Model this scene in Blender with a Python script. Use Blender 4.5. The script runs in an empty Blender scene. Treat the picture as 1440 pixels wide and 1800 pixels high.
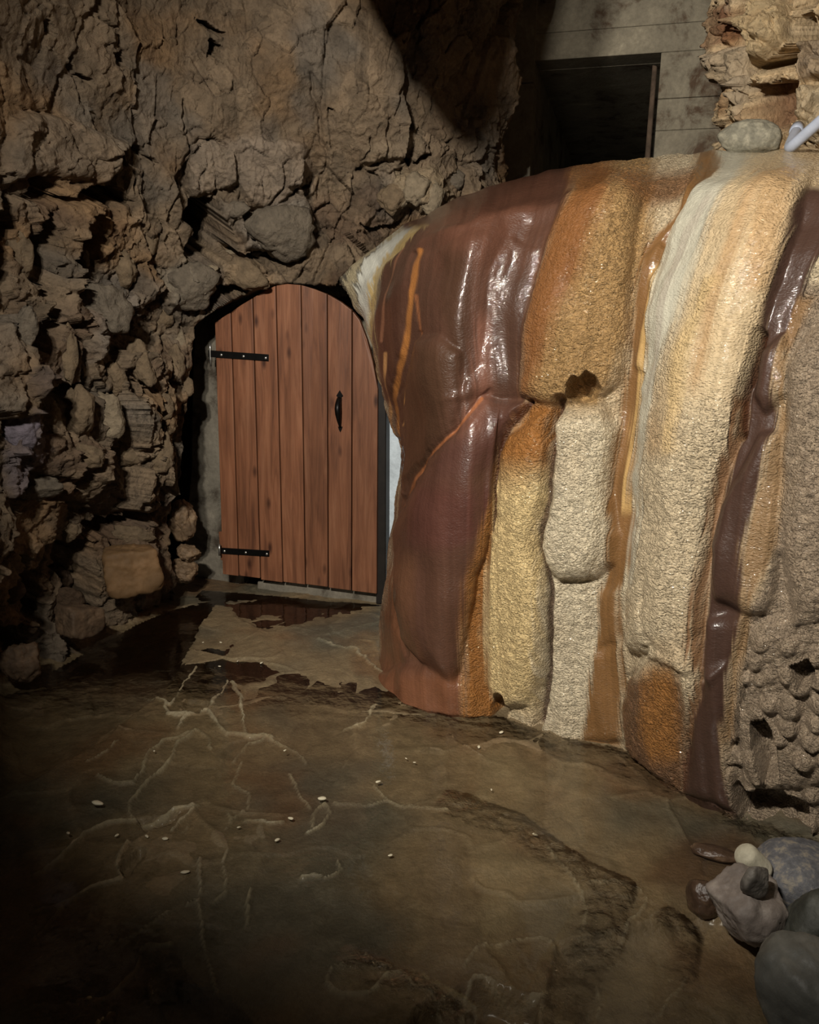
import bpy, bmesh, math, random
import numpy as np
from mathutils import Vector, Matrix

# ------------------------------------------------------------------ camera
SC = bpy.context.scene
COL = SC.collection
F_PX, PITCH, ROLL, EYE = 1440.0, math.radians(12.5), math.radians(0.9), 1.55
_R0 = np.array([1.0, 0, 0]); _U0 = np.array([0, math.sin(PITCH), math.cos(PITCH)])
CF = np.array([0, math.cos(PITCH), -math.sin(PITCH)])
CR = _R0 * math.cos(ROLL) + _U0 * math.sin(ROLL)
CU = _U0 * math.cos(ROLL) - _R0 * math.sin(ROLL)
CP = np.array([0, 0, EYE])
cam_d = bpy.data.cameras.new('camera'); cam = bpy.data.objects.new('camera', cam_d); COL.objects.link(cam)
cam_d.sensor_fit = 'HORIZONTAL'; cam_d.sensor_width = 36.0; cam_d.lens = 36.0; cam_d.clip_start = 0.02
m = Matrix.Identity(4)
for i in range(3):
    m[i][0] = CR[i]; m[i][1] = CU[i]; m[i][2] = -CF[i]; m[i][3] = CP[i]
cam.matrix_world = m
SC.camera = cam

# ------------------------------------------------------------------ world, lamps, exposure
w = bpy.data.worlds.new('cave_dark'); SC.world = w; w.use_nodes = True
w.node_tree.nodes['Background'].inputs[0].default_value = (0, 0, 0, 1)
w.node_tree.nodes['Background'].inputs[1].default_value = 0.0
SC.view_settings.view_transform = 'Standard'; SC.view_settings.look = 'None'
SC.view_settings.gamma = 1.0; SC.view_settings.use_curve_mapping = False
SC.view_settings.exposure = 0.0

def spot(name, loc, target, watts, color, cone, blend, size):
    l = bpy.data.lights.new(name, 'SPOT'); l.energy = watts; l.color = color
    l.spot_size = math.radians(cone); l.spot_blend = blend; l.shadow_soft_size = size
    o = bpy.data.objects.new(name, l); COL.objects.link(o); o.location = loc
    o.rotation_euler = (Vector(target) - Vector(loc)).to_track_quat('-Z', 'Y').to_euler()
    return o
LAMPS = [((-1.05, 0.00, 3.15), (0.80, 4.0, 1.62), 600), ((-0.80, -0.06, 3.08), (0.85, 4.0, 1.62), 340)]
for loc_, aim_, watt_ in LAMPS:
    spot('lamp_behind_viewer_offscreen', loc_, aim_, watt_, (1.0, 0.93, 0.83), 85, 0.8, 0.065)

# ------------------------------------------------------------------ pixel <-> world
def ray(px, py):
    return CF + CR * ((px - 720.0) / F_PX) - CU * ((py - 900.0) / F_PX)
def at(px, py, Y):
    d = ray(px, py); return CP + d * (Y / d[1])
def at_z(px, py, z):
    d = ray(px, py); return CP + d * ((z - EYE) / d[2])
def proj(P):
    q = P - CP; dep = np.maximum(q @ CF, 0.05)
    return 720 + F_PX * (q @ CR) / dep, 900 - F_PX * (q @ CU) / dep

# ------------------------------------------------------------------ noise in numpy
def _hash(ix, iy, iz, seed):
    h = (ix.astype(np.int64) * 374761393 + iy.astype(np.int64) * 668265263 + iz.astype(np.int64) * 2147483647 + seed * 974634541) & 0xFFFFFFFF
    h = ((h ^ (h >> 13)) * 1274126177) & 0xFFFFFFFF
    h = ((h ^ (h >> 16)) * 2246822519) & 0xFFFFFFFF
    return h ^ (h >> 15)
def _rnd(ix, iy, iz, seed):
    return _hash(ix, iy, iz, seed).astype(np.float64) / 4294967296.0
def gnoise(P, seed=0):
    I = np.floor(P); f = P - I; I = I.astype(np.int64)
    u = f * f * f * (f * (f * 6 - 15) + 10)
    out = 0.0
    for dx in (0, 1):
        for dy in (0, 1):
            for dz in (0, 1):
                h = _hash(I[:, 0] + dx, I[:, 1] + dy, I[:, 2] + dz, seed)
                gx = ((h & 255) / 127.5 - 1); gy = (((h >> 8) & 255) / 127.5 - 1); gz = (((h >> 16) & 255) / 127.5 - 1)
                d = gx * (f[:, 0] - dx) + gy * (f[:, 1] - dy) + gz * (f[:, 2] - dz)
                wx = u[:, 0] if dx else 1 - u[:, 0]; wy = u[:, 1] if dy else 1 - u[:, 1]; wz = u[:, 2] if dz else 1 - u[:, 2]
                out = out + d * wx * wy * wz
    return out * 1.2
def fbm(P, oct=4, seed=0, gain=0.5):
    s = 0; a = 1.0; q = P
    for o in range(oct):
        s = s + a * gnoise(q, seed + o * 17); q = q * 2.03 + 5.3; a *= gain
    return s
def worley(P, seed=0):
    """F1, F2, tilted-facet value in -1..1, random id of the nearest cell"""
    I = np.floor(P).astype(np.int64); n = len(P)
    f1 = np.full(n, 9.0); f2 = np.full(n, 9.0); fac = np.zeros(n); rid = np.zeros(n)
    for dx in (-1, 0, 1):
        for dy in (-1, 0, 1):
            for dz in (-1, 0, 1):
                cx, cy, cz = I[:, 0] + dx, I[:, 1] + dy, I[:, 2] + dz
                h = _hash(cx, cy, cz, seed); h2 = _hash(cx, cy, cz, seed + 91)
                vx = P[:, 0] - cx - (h & 1023) / 1023.0; vy = P[:, 1] - cy - ((h >> 10) & 1023) / 1023.0; vz = P[:, 2] - cz - ((h >> 20) & 1023) / 1023.0
                d = np.sqrt(vx * vx + vy * vy + vz * vz)
                tx = (h2 & 255) / 127.5 - 1; ty = ((h2 >> 8) & 255) / 127.5 - 1; tz = ((h2 >> 16) & 255) / 127.5 - 1
                of = ((h2 >> 24) & 255) / 127.5 - 1
                val = of * 0.6 + 0.9 * (tx * vx + ty * vy + tz * vz)
                near = d < f1
                f2 = np.where(near, f1, np.minimum(f2, d))
                fac = np.where(near, val, fac); rid = np.where(near, of, rid); f1 = np.where(near, d, f1)
    return f1, f2, fac, rid
def sstep(a, b, x):
    t = np.clip((x - a) / (b - a), 0, 1); return t * t * (3 - 2 * t)

# ------------------------------------------------------------------ outlines
def sd_line(px, py, pts, closed=False):
    d = np.full(px.shape, 1e9)
    n = len(pts)
    for i in range(n if closed else n - 1):
        x0, y0 = pts[i][:2]; x1, y1 = pts[(i + 1) % n][:2]
        ex, ey = x1 - x0, y1 - y0; L = ex * ex + ey * ey + 1e-9
        t = np.clip(((px - x0) * ex + (py - y0) * ey) / L, 0, 1)
        d = np.minimum(d, np.hypot(px - x0 - t * ex, py - y0 - t * ey))
    return d
def sd_poly(px, py, pts):
    """signed distance in outline units, positive inside"""
    d = sd_line(px, py, pts, True); ins = np.zeros(px.shape, bool); n = len(pts)
    for i in range(n):
        x0, y0 = pts[i]; x1, y1 = pts[(i + 1) % n]
        if y0 == y1: continue
        c = ((y0 > py) != (y1 > py)) & (px < (x1 - x0) * (py - y0) / (y1 - y0) + x0)
        ins ^= c
    return np.where(ins, d, -d)
def local(fn, px, py, pts, pad):
    """evaluate a distance only near the outline; far away -1e3 / 1e3"""
    xs = [p[0] for p in pts]; ys = [p[1] for p in pts]
    m_ = (px > min(xs) - pad) & (px < max(xs) + pad) & (py > min(ys) - pad) & (py < max(ys) + pad)
    out = np.full(px.shape, -1e3 if fn is sd_poly else 1e3)
    if m_.any(): out[m_] = fn(px[m_], py[m_], pts)
    return out
def lobe(d, r):
    t = np.clip(d / r, 0, 1); return np.sqrt(np.clip(1 - (1 - t) ** 2, 0, 1))
def lin(r, g, b):
    f = lambda c: (c / 255 / 12.92) if c / 255 <= 0.04045 else ((c / 255 + 0.055) / 1.055) ** 2.4
    return np.array([f(r), f(g), f(b)])
def mixc(col, mask, c):
    col += (np.asarray(c) - col) * mask[:, None]

# ------------------------------------------------------------------ mesh helpers
def cr_spline(ctrl, n_or_t):
    """Catmull-Rom along axis 0 of ctrl (n, k)"""
    ctrl = np.asarray(ctrl, float); n = len(ctrl)
    t = np.clip(np.asarray(n_or_t, float), 0, n - 1 - 1e-9); i = np.floor(t).astype(int); f = (t - i)
    f = f.reshape((-1,) + (1,) * (ctrl.ndim - 1))
    p0 = ctrl[np.maximum(i - 1, 0)]; p1 = ctrl[i]; p2 = ctrl[np.minimum(i + 1, n - 1)]; p3 = ctrl[np.minimum(i + 2, n - 1)]
    return 0.5 * (2 * p1 + (p2 - p0) * f + (2 * p0 - 5 * p1 + 4 * p2 - p3) * f ** 2 + (3 * p1 - 3 * p2 + p3 - p0) * f ** 3)
def grid_normals(G):
    du = np.gradient(G, axis=0); dv = np.gradient(G, axis=1)
    n = np.cross(du, dv); n /= np.linalg.norm(n, axis=2, keepdims=True) + 1e-12
    return n
def grid_quads(nu, nv):
    i = np.arange(nu * nv).reshape(nu, nv)
    return np.stack([i[:-1, :-1], i[1:, :-1], i[1:, 1:], i[:-1, 1:]], axis=-1).reshape(-1, 4)
def mesh_np(name, V, Q, mat, parent=None, attrs=None, colors=None, normals=None):
    """quad mesh from arrays; attrs: float point attributes, colors: point colours"""
    me = bpy.data.meshes.new(name)
    V = np.ascontiguousarray(V, np.float32); Q = np.ascontiguousarray(Q, np.int32)
    me.vertices.add(len(V)); me.vertices.foreach_set('co', V.ravel())
    me.loops.add(Q.size); me.loops.foreach_set('vertex_index', Q.ravel())
    me.polygons.add(len(Q))
    me.polygons.foreach_set('loop_start', np.arange(0, Q.size, Q.shape[1], dtype=np.int32))
    me.polygons.foreach_set('use_smooth', np.ones(len(Q), bool))
    me.update(calc_edges=True)
    if colors is not None:
        a = me.color_attributes.new('Col', 'FLOAT_COLOR', 'POINT')
        c4 = np.ones((len(V), 4), np.float32); c4[:, :3] = colors; a.data.foreach_set('color', c4.ravel())
    for k, v in (attrs or {}).items():
        a = me.attributes.new(k, 'FLOAT', 'POINT'); a.data.foreach_set('value', np.ascontiguousarray(v, np.float32))
    if normals is not None:
        me.normals_split_custom_set_from_vertices(np.ascontiguousarray(normals, np.float32))
    me.materials.append(mat)
    o = bpy.data.objects.new(name, me); COL.objects.link(o)
    if parent: o.parent = parent
    return o
def obj_bm(name, bm, mat, parent=None, smooth=False):
    bmesh.ops.recalc_face_normals(bm, faces=bm.faces)
    me = bpy.data.meshes.new(name); bm.to_mesh(me); bm.free()
    if smooth: me.polygons.foreach_set('use_smooth', np.ones(len(me.polygons), bool))
    me.materials.append(mat)
    o = bpy.data.objects.new(name, me); COL.objects.link(o)
    if parent: o.parent = parent
    return o
def prism(pts, off):
    """closed prism between the outline pts (world) and pts + off"""
    bm = bmesh.new(); off = Vector(off)
    a = [bm.verts.new(Vector(p)) for p in pts]; b = [bm.verts.new(Vector(p) + off) for p in pts]
    bm.faces.new(a); bm.faces.new(b[::-1])
    for i in range(len(a)):
        j = (i + 1) % len(a); bm.faces.new((a[i], b[i], b[j], a[j]))
    return bm
def bevel(bm, w_, seg=2, ang=0.5):
    bmesh.ops.recalc_face_normals(bm, faces=bm.faces)
    es = [e for e in bm.edges if len(e.link_faces) == 2 and e.calc_face_angle() > ang]
    bmesh.ops.bevel(bm, geom=es, offset=w_, segments=seg, affect='EDGES', profile=0.6, clamp_overlap=True)
    return bm
def tube(path, rad, seg=14):
    """tube along points with a radius per point, capped"""
    bm = bmesh.new(); P = [Vector(p) for p in path]; rings = []
    rad = rad if hasattr(rad, '__len__') else [rad] * len(P)
    up = Vector((0.3, 0.2, 1)).normalized()
    for i, p in enumerate(P):
        t = (P[min(i + 1, len(P) - 1)] - P[max(i - 1, 0)]).normalized()
        s = t.cross(up).normalized(); v = s.cross(t).normalized(); up = v
        rings.append([bm.verts.new(p + (s * math.cos(2 * math.pi * k / seg) + v * math.sin(2 * math.pi * k / seg)) * rad[i]) for k in range(seg)])
    for i in range(len(P) - 1):
        for k in range(seg):
            bm.faces.new((rings[i][k], rings[i][(k + 1) % seg], rings[i + 1][(k + 1) % seg], rings[i + 1][k]))
    bm.faces.new(rings[0][::-1]); bm.faces.new(rings[-1])
    return bm
def tag(o, label=None, cat=None, group=None, kind=None):
    for k, v in (('label', label), ('category', cat), ('group', group), ('kind', kind)):
        if v: o[k] = v
    return o
def empty(name, loc):
    o = bpy.data.objects.new(name, None); COL.objects.link(o); o.location = Vector(loc); o.empty_display_size = 0.1
    return o
def attach(parent):
    """children are modelled in world space: keep them there under a moved Empty"""
    bpy.context.view_layer.update()
    inv = parent.matrix_world.inverted()
    for c in parent.children: c.matrix_parent_inverse = inv

# ------------------------------------------------------------------ materials
class NT:
    def __init__(s, name):
        s.m = bpy.data.materials.new(name); s.m.use_nodes = True; s.t = s.m.node_tree; s.n = s.t.nodes
        s.b = s.n['Principled BSDF']
    def add(s, typ, **kw):
        n = s.n.new(typ)
        for k, v in kw.items():
            if k[0] == 'i' and k[1:].isdigit(): s.put(n.inputs[int(k[1:])], v)
            elif k in n.inputs: s.put(n.inputs[k], v)
            else: setattr(n, k, v)
        return n
    def put(s, sock, v):
        if isinstance(v, bpy.types.NodeSocket): s.t.links.new(v, sock)
        elif hasattr(sock.default_value, '__len__') and not hasattr(v, '__len__'): sock.default_value = [v] * len(sock.default_value)
        elif hasattr(v, '__len__') and len(v) == 3 and len(sock.default_value) == 4: sock.default_value = (*v, 1)
        else: sock.default_value = v
    def set(s, **kw):
        for k, v in kw.items(): s.put(s.b.inputs[k.replace('_', ' ')], v)
    def coord(s, scale=(1, 1, 1), rot=(0, 0, 0)):
        c = s.add('ShaderNodeTexCoord'); mp = s.add('ShaderNodeMapping'); s.put(mp.inputs[0], c.outputs['Object'])
        mp.inputs['Scale'].default_value = scale; mp.inputs['Rotation'].default_value = rot
        return mp.outputs[0]
    def noise(s, vec, scale, detail=5, rough=0.55, dist=0.0):
        n = s.add('ShaderNodeTexNoise'); s.put(n.inputs['Vector'], vec); n.inputs['Scale'].default_value = scale
        n.inputs['Detail'].default_value = detail; n.inputs['Roughness'].default_value = rough; n.inputs['Distortion'].default_value = dist
        return n.outputs[0]
    def voro(s, vec, scale, feature='F1', smooth=0.6):
        n = s.add('ShaderNodeTexVoronoi'); n.feature = feature; s.put(n.inputs['Vector'], vec); n.inputs['Scale'].default_value = scale
        if feature == 'SMOOTH_F1': n.inputs['Smoothness'].default_value = smooth
        return n.outputs['Distance']
    def ramp(s, fac, stops):
        n = s.add('ShaderNodeValToRGB'); s.put(n.inputs[0], fac); e = n.color_ramp.elements
        while len(e) < len(stops): e.new(0.5)
        for k, (p, c) in enumerate(stops):
            e[k].position = p; e[k].color = (*c, 1) if hasattr(c, '__len__') else (c, c, c, 1)
        return n.outputs[0]
    def math(s, op, a, b=0.0, clamp=False):
        n = s.add('ShaderNodeMath', operation=op); n.use_clamp = clamp; s.put(n.inputs[0], a); s.put(n.inputs[1], b); return n.outputs[0]
    def mix(s, fac, a, b, mode='MIX'):
        n = s.add('ShaderNodeMix', data_type='RGBA', blend_type=mode); s.put(n.inputs[0], fac); s.put(n.inputs[6], a); s.put(n.inputs[7], b); return n.outputs[2]
    def attr(s, name):
        n = s.add('ShaderNodeAttribute', attribute_name=name); return n
    def bump(s, h, strength, dist, prev=None):
        n = s.add('ShaderNodeBump'); n.inputs['Strength'].default_value = strength; n.inputs['Distance'].default_value = dist
        s.put(n.inputs['Height'], h)
        if prev: s.put(n.inputs['Normal'], prev)
        return n.outputs[0]

def mat_rockwall():
    t = NT('limestone'); c = t.coord()
    col = t.attr('Col').outputs['Color']
    n1 = t.noise(c, 9, 6, 0.65, 0.6); n2 = t.noise(c, 46, 5, 0.6)
    col = t.mix(0.75, col, t.ramp(n1, [(0.3, 0.55), (0.5, 0.95), (0.72, 1.18)]), 'MULTIPLY')
    col = t.mix(0.6, col, t.ramp(n2, [(0.3, 0.7), (0.7, 1.2)]), 'MULTIPLY')
    t.set(Base_Color=col, Roughness=0.72, Specular_IOR_Level=0.35)
    chip = t.voro(t.mix(0.08, c, t.add('ShaderNodeTexNoise', Scale=14.0, Vector=c).outputs['Color']), 26, 'F1')
    b = t.bump(chip, 0.5, 0.02); b = t.bump(t.noise(c, 60, 6, 0.7), 0.8, 0.014, b)
    t.set(Normal=b); return t.m
def mat_flow():
    t = NT('wet_flowstone'); c = t.coord((1, 1, 1)); col = t.attr('Col').outputs['Color']; ro = t.attr('rough').outputs['Fac']
    n = t.noise(c, 30, 6, 0.6); col = t.mix(t.math('ADD', t.math('MULTIPLY', ro, 0.5), 0.25), col, t.ramp(n, [(0.3, 0.7), (0.7, 1.22)]), 'MULTIPLY')
    vc = t.coord((1, 1, 1.7))
    wob = t.mix(0.03, vc, t.add('ShaderNodeTexNoise', Scale=30.0, Vector=vc).outputs['Color'])
    pop = t.voro(wob, 105, 'SMOOTH_F1', 0.4)
    grain = t.noise(c, 210, 4, 0.6)
    t.set(Base_Color=col, Roughness=t.math('ADD', t.math('MULTIPLY', ro, 0.05), 0.42), Specular_IOR_Level=0.2,
          Coat_Weight=t.math('ADD', t.math('MULTIPLY', ro, 0.35), 0.5, True), Coat_Roughness=0.035)
    b = t.bump(t.math('MULTIPLY', t.math('SUBTRACT', 1.0, pop), ro), 1.0, 0.013)
    b = t.bump(t.math('MULTIPLY', grain, t.math('ADD', ro, 0.05)), 0.9, 0.006, b)
    b = t.bump(t.noise(c, 42, 4, 0.6), 0.22, 0.01, b)
    cb = t.bump(t.math('MULTIPLY', t.math('SUBTRACT', 1.0, pop), ro), 1.0, 0.005); cb = t.bump(t.noise(c, 55, 4, 0.6), 0.30, 0.008, cb)
    t.set(Normal=b); t.put(t.b.inputs['Coat Normal'], cb); return t.m
def mat_floor():
    t = NT('wet_cave_floor'); c = t.coord(); col = t.attr('Col').outputs['Color']
    col = t.mix(0.7, col, t.ramp(t.noise(c, 17, 7, 0.65, 0.4), [(0.3, 0.6), (0.7, 1.3)]), 'MULTIPLY')
    col = t.mix(0.5, col, t.ramp(t.noise(c, 90, 4, 0.6), [(0.3, 0.7), (0.7, 1.25)]), 'MULTIPLY')
    t.set(Base_Color=col, Roughness=0.5, Specular_IOR_Level=0.35, Coat_Weight=0.15, Coat_Roughness=0.2)
    t.set(Normal=t.bump(t.noise(c, 80, 5, 0.65), 0.6, 0.010)); return t.m
def mat_water():
    t = NT('shallow_water'); c = t.coord(); ch = t.attr('churn').outputs['Fac']
    g = t.add('ShaderNodeBsdfGlossy'); g.inputs['Color'].default_value = (1, 1, 1, 1); t.put(g.inputs['Roughness'], t.math('SUBTRACT', 0.085, t.math('MULTIPLY', ch, 0.05)))
    tr = t.add('ShaderNodeBsdfTransparent'); tr.inputs['Color'].default_value = (0.93, 0.92, 0.89, 1)
    b = t.bump(t.noise(c, 14, 3, 0.5), 0.10, 0.02)
    b = t.bump(t.math('MULTIPLY', t.noise(c, 70, 4, 0.6), ch), 0.7, 0.012, b)
    t.put(g.inputs['Normal'], b)
    fr = t.add('ShaderNodeFresnel'); fr.inputs['IOR'].default_value = 1.36; t.put(fr.inputs['Normal'], b)
    mx = t.add('ShaderNodeMixShader'); t.put(mx.inputs[0], fr.outputs[0]); t.put(mx.inputs[1], tr.outputs[0]); t.put(mx.inputs[2], g.outputs[0])
    t.put(t.n['Material Output'].inputs['Surface'], mx.outputs[0]); return t.m
def mat_wood():
    t = NT('stained_pine'); c = t.coord((1, 1, 1)); oi = t.add('ShaderNodeObjectInfo')
    off = t.add('ShaderNodeVectorMath', operation='ADD'); t.put(off.inputs[0], c)
    cmb = t.add('ShaderNodeCombineXYZ'); t.put(cmb.inputs[0], t.math('MULTIPLY', oi.outputs['Random'], 9.0)); t.put(cmb.inputs[2], t.math('MULTIPLY', oi.outputs['Random'], 23.0))
    t.put(off.inputs[1], cmb.outputs[0]); v = off.outputs[0]
    st = t.add('ShaderNodeMapping'); t.put(st.inputs[0], v); st.inputs['Scale'].default_value = (26, 26, 1.9)
    grain = t.noise(st.outputs[0], 1.0, 6, 0.6, 0.8)
    st2 = t.add('ShaderNodeMapping'); t.put(st2.inputs[0], v); st2.inputs['Scale'].default_value = (120, 120, 5)
    fine = t.noise(st2.outputs[0], 1.0, 4, 0.6)
    col = t.ramp(grain, [(0.25, lin(82, 50, 33)), (0.5, lin(122, 78, 53)), (0.78, lin(148, 102, 74))])
    col = t.mix(0.5, col, t.ramp(fine, [(0.3, 0.72), (0.7, 1.15)]), 'MULTIPLY')
    col = t.mix(0.6, col, t.ramp(t.noise(v, 3.0, 3, 0.5), [(0.3, 0.75), (0.7, 1.15)]), 'MULTIPLY')
    col = t.mix(1.0, col, t.ramp(oi.outputs['Random'], [(0.0, 0.86), (1.0, 1.10)]), 'MULTIPLY')
    kn = t.add('ShaderNodeMapping'); t.put(kn.inputs[0], v); kn.inputs['Scale'].default_value = (11.0, 3, 4.2)
    kd = t.voro(kn.outputs[0], 1.0, 'F1')
    col = t.mix(t.ramp(kd, [(0.06, 0.9), (0.20, 0.0)]), col, lin(52, 26, 14))
    t.set(Base_Color=col, Roughness=0.5, Specular_IOR_Level=0.4, Normal=t.bump(fine, 0.25, 0.003)); return t.m
def mat_plain(name, rgb, rough=0.6, metal=0.0, var=0.25, scale=20, bump=0.0, spec=0.4, rgb2=None):
    t = NT(name); c = t.coord(); n = t.noise(c, scale, 6, 0.62, 0.3)
    a = lin(*rgb); b_ = lin(*rgb2) if rgb2 else a * (1 + var)
    t.set(Base_Color=t.ramp(n, [(0.34, a * (1 - var)), (0.5, a), (0.66, np.minimum(b_, 1))]), Roughness=rough, Metallic=metal, Specular_IOR_Level=spec)
    if bump: t.set(Normal=t.bump(t.noise(c, scale * 3, 6, 0.65), bump, 0.01))
    return t.m
def mat_concrete(name, rgb, stain):
    t = NT(name); c = t.coord(); n = t.noise(c, 3.2, 7, 0.68, 0.5); n2 = t.noise(c, 34, 5, 0.65)
    col = t.ramp(n, [(0.36, lin(*stain)), (0.47, lin(*rgb)), (0.62, lin(*[min(255, x * 1.12) for x in rgb])), (0.70, lin(*[min(255, x * 1.3) for x in rgb]))])
    col = t.mix(0.6, col, t.ramp(n2, [(0.35, 0.72), (0.65, 1.15)]), 'MULTIPLY')
    t.set(Base_Color=col, Roughness=0.85, Specular_IOR_Level=0.3, Normal=t.bump(t.noise(c, 55, 6, 0.7), 0.5, 0.008)); return t.m

M = dict(rock=mat_rockwall(), flow=mat_flow(), floor=mat_floor(), water=mat_water(), wood=mat_wood(),
         iron=mat_plain('black_iron', (22, 21, 20), 0.38, 0.6, 0.2), bolt=mat_plain('zinc_bolt', (190, 188, 180), 0.3, 0.9, 0.1),
         concrete=mat_concrete('old_concrete', (140, 132, 114), (92, 74, 58)),
         plaster=mat_concrete('limewashed_plaster', (112, 106, 94), (66, 58, 48)),
         pale=mat_plain('pale_bluish_strip', (196, 208, 216), 0.6, 0, 0.18, 14, 0.4),
         darkwood=mat_plain('dark_wet_wood', (26, 21, 17), 0.5, 0, 0.3), tunnel=mat_concrete('passage_concrete', (140, 132, 114), (92, 74, 58)),
         pipe=mat_plain('grey_conduit', (168, 176, 192), 0.35, 0, 0.08, 30),
         chip=mat_plain('calcite_chip', (214, 205, 178), 0.55, 0, 0.15, 60))

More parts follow.
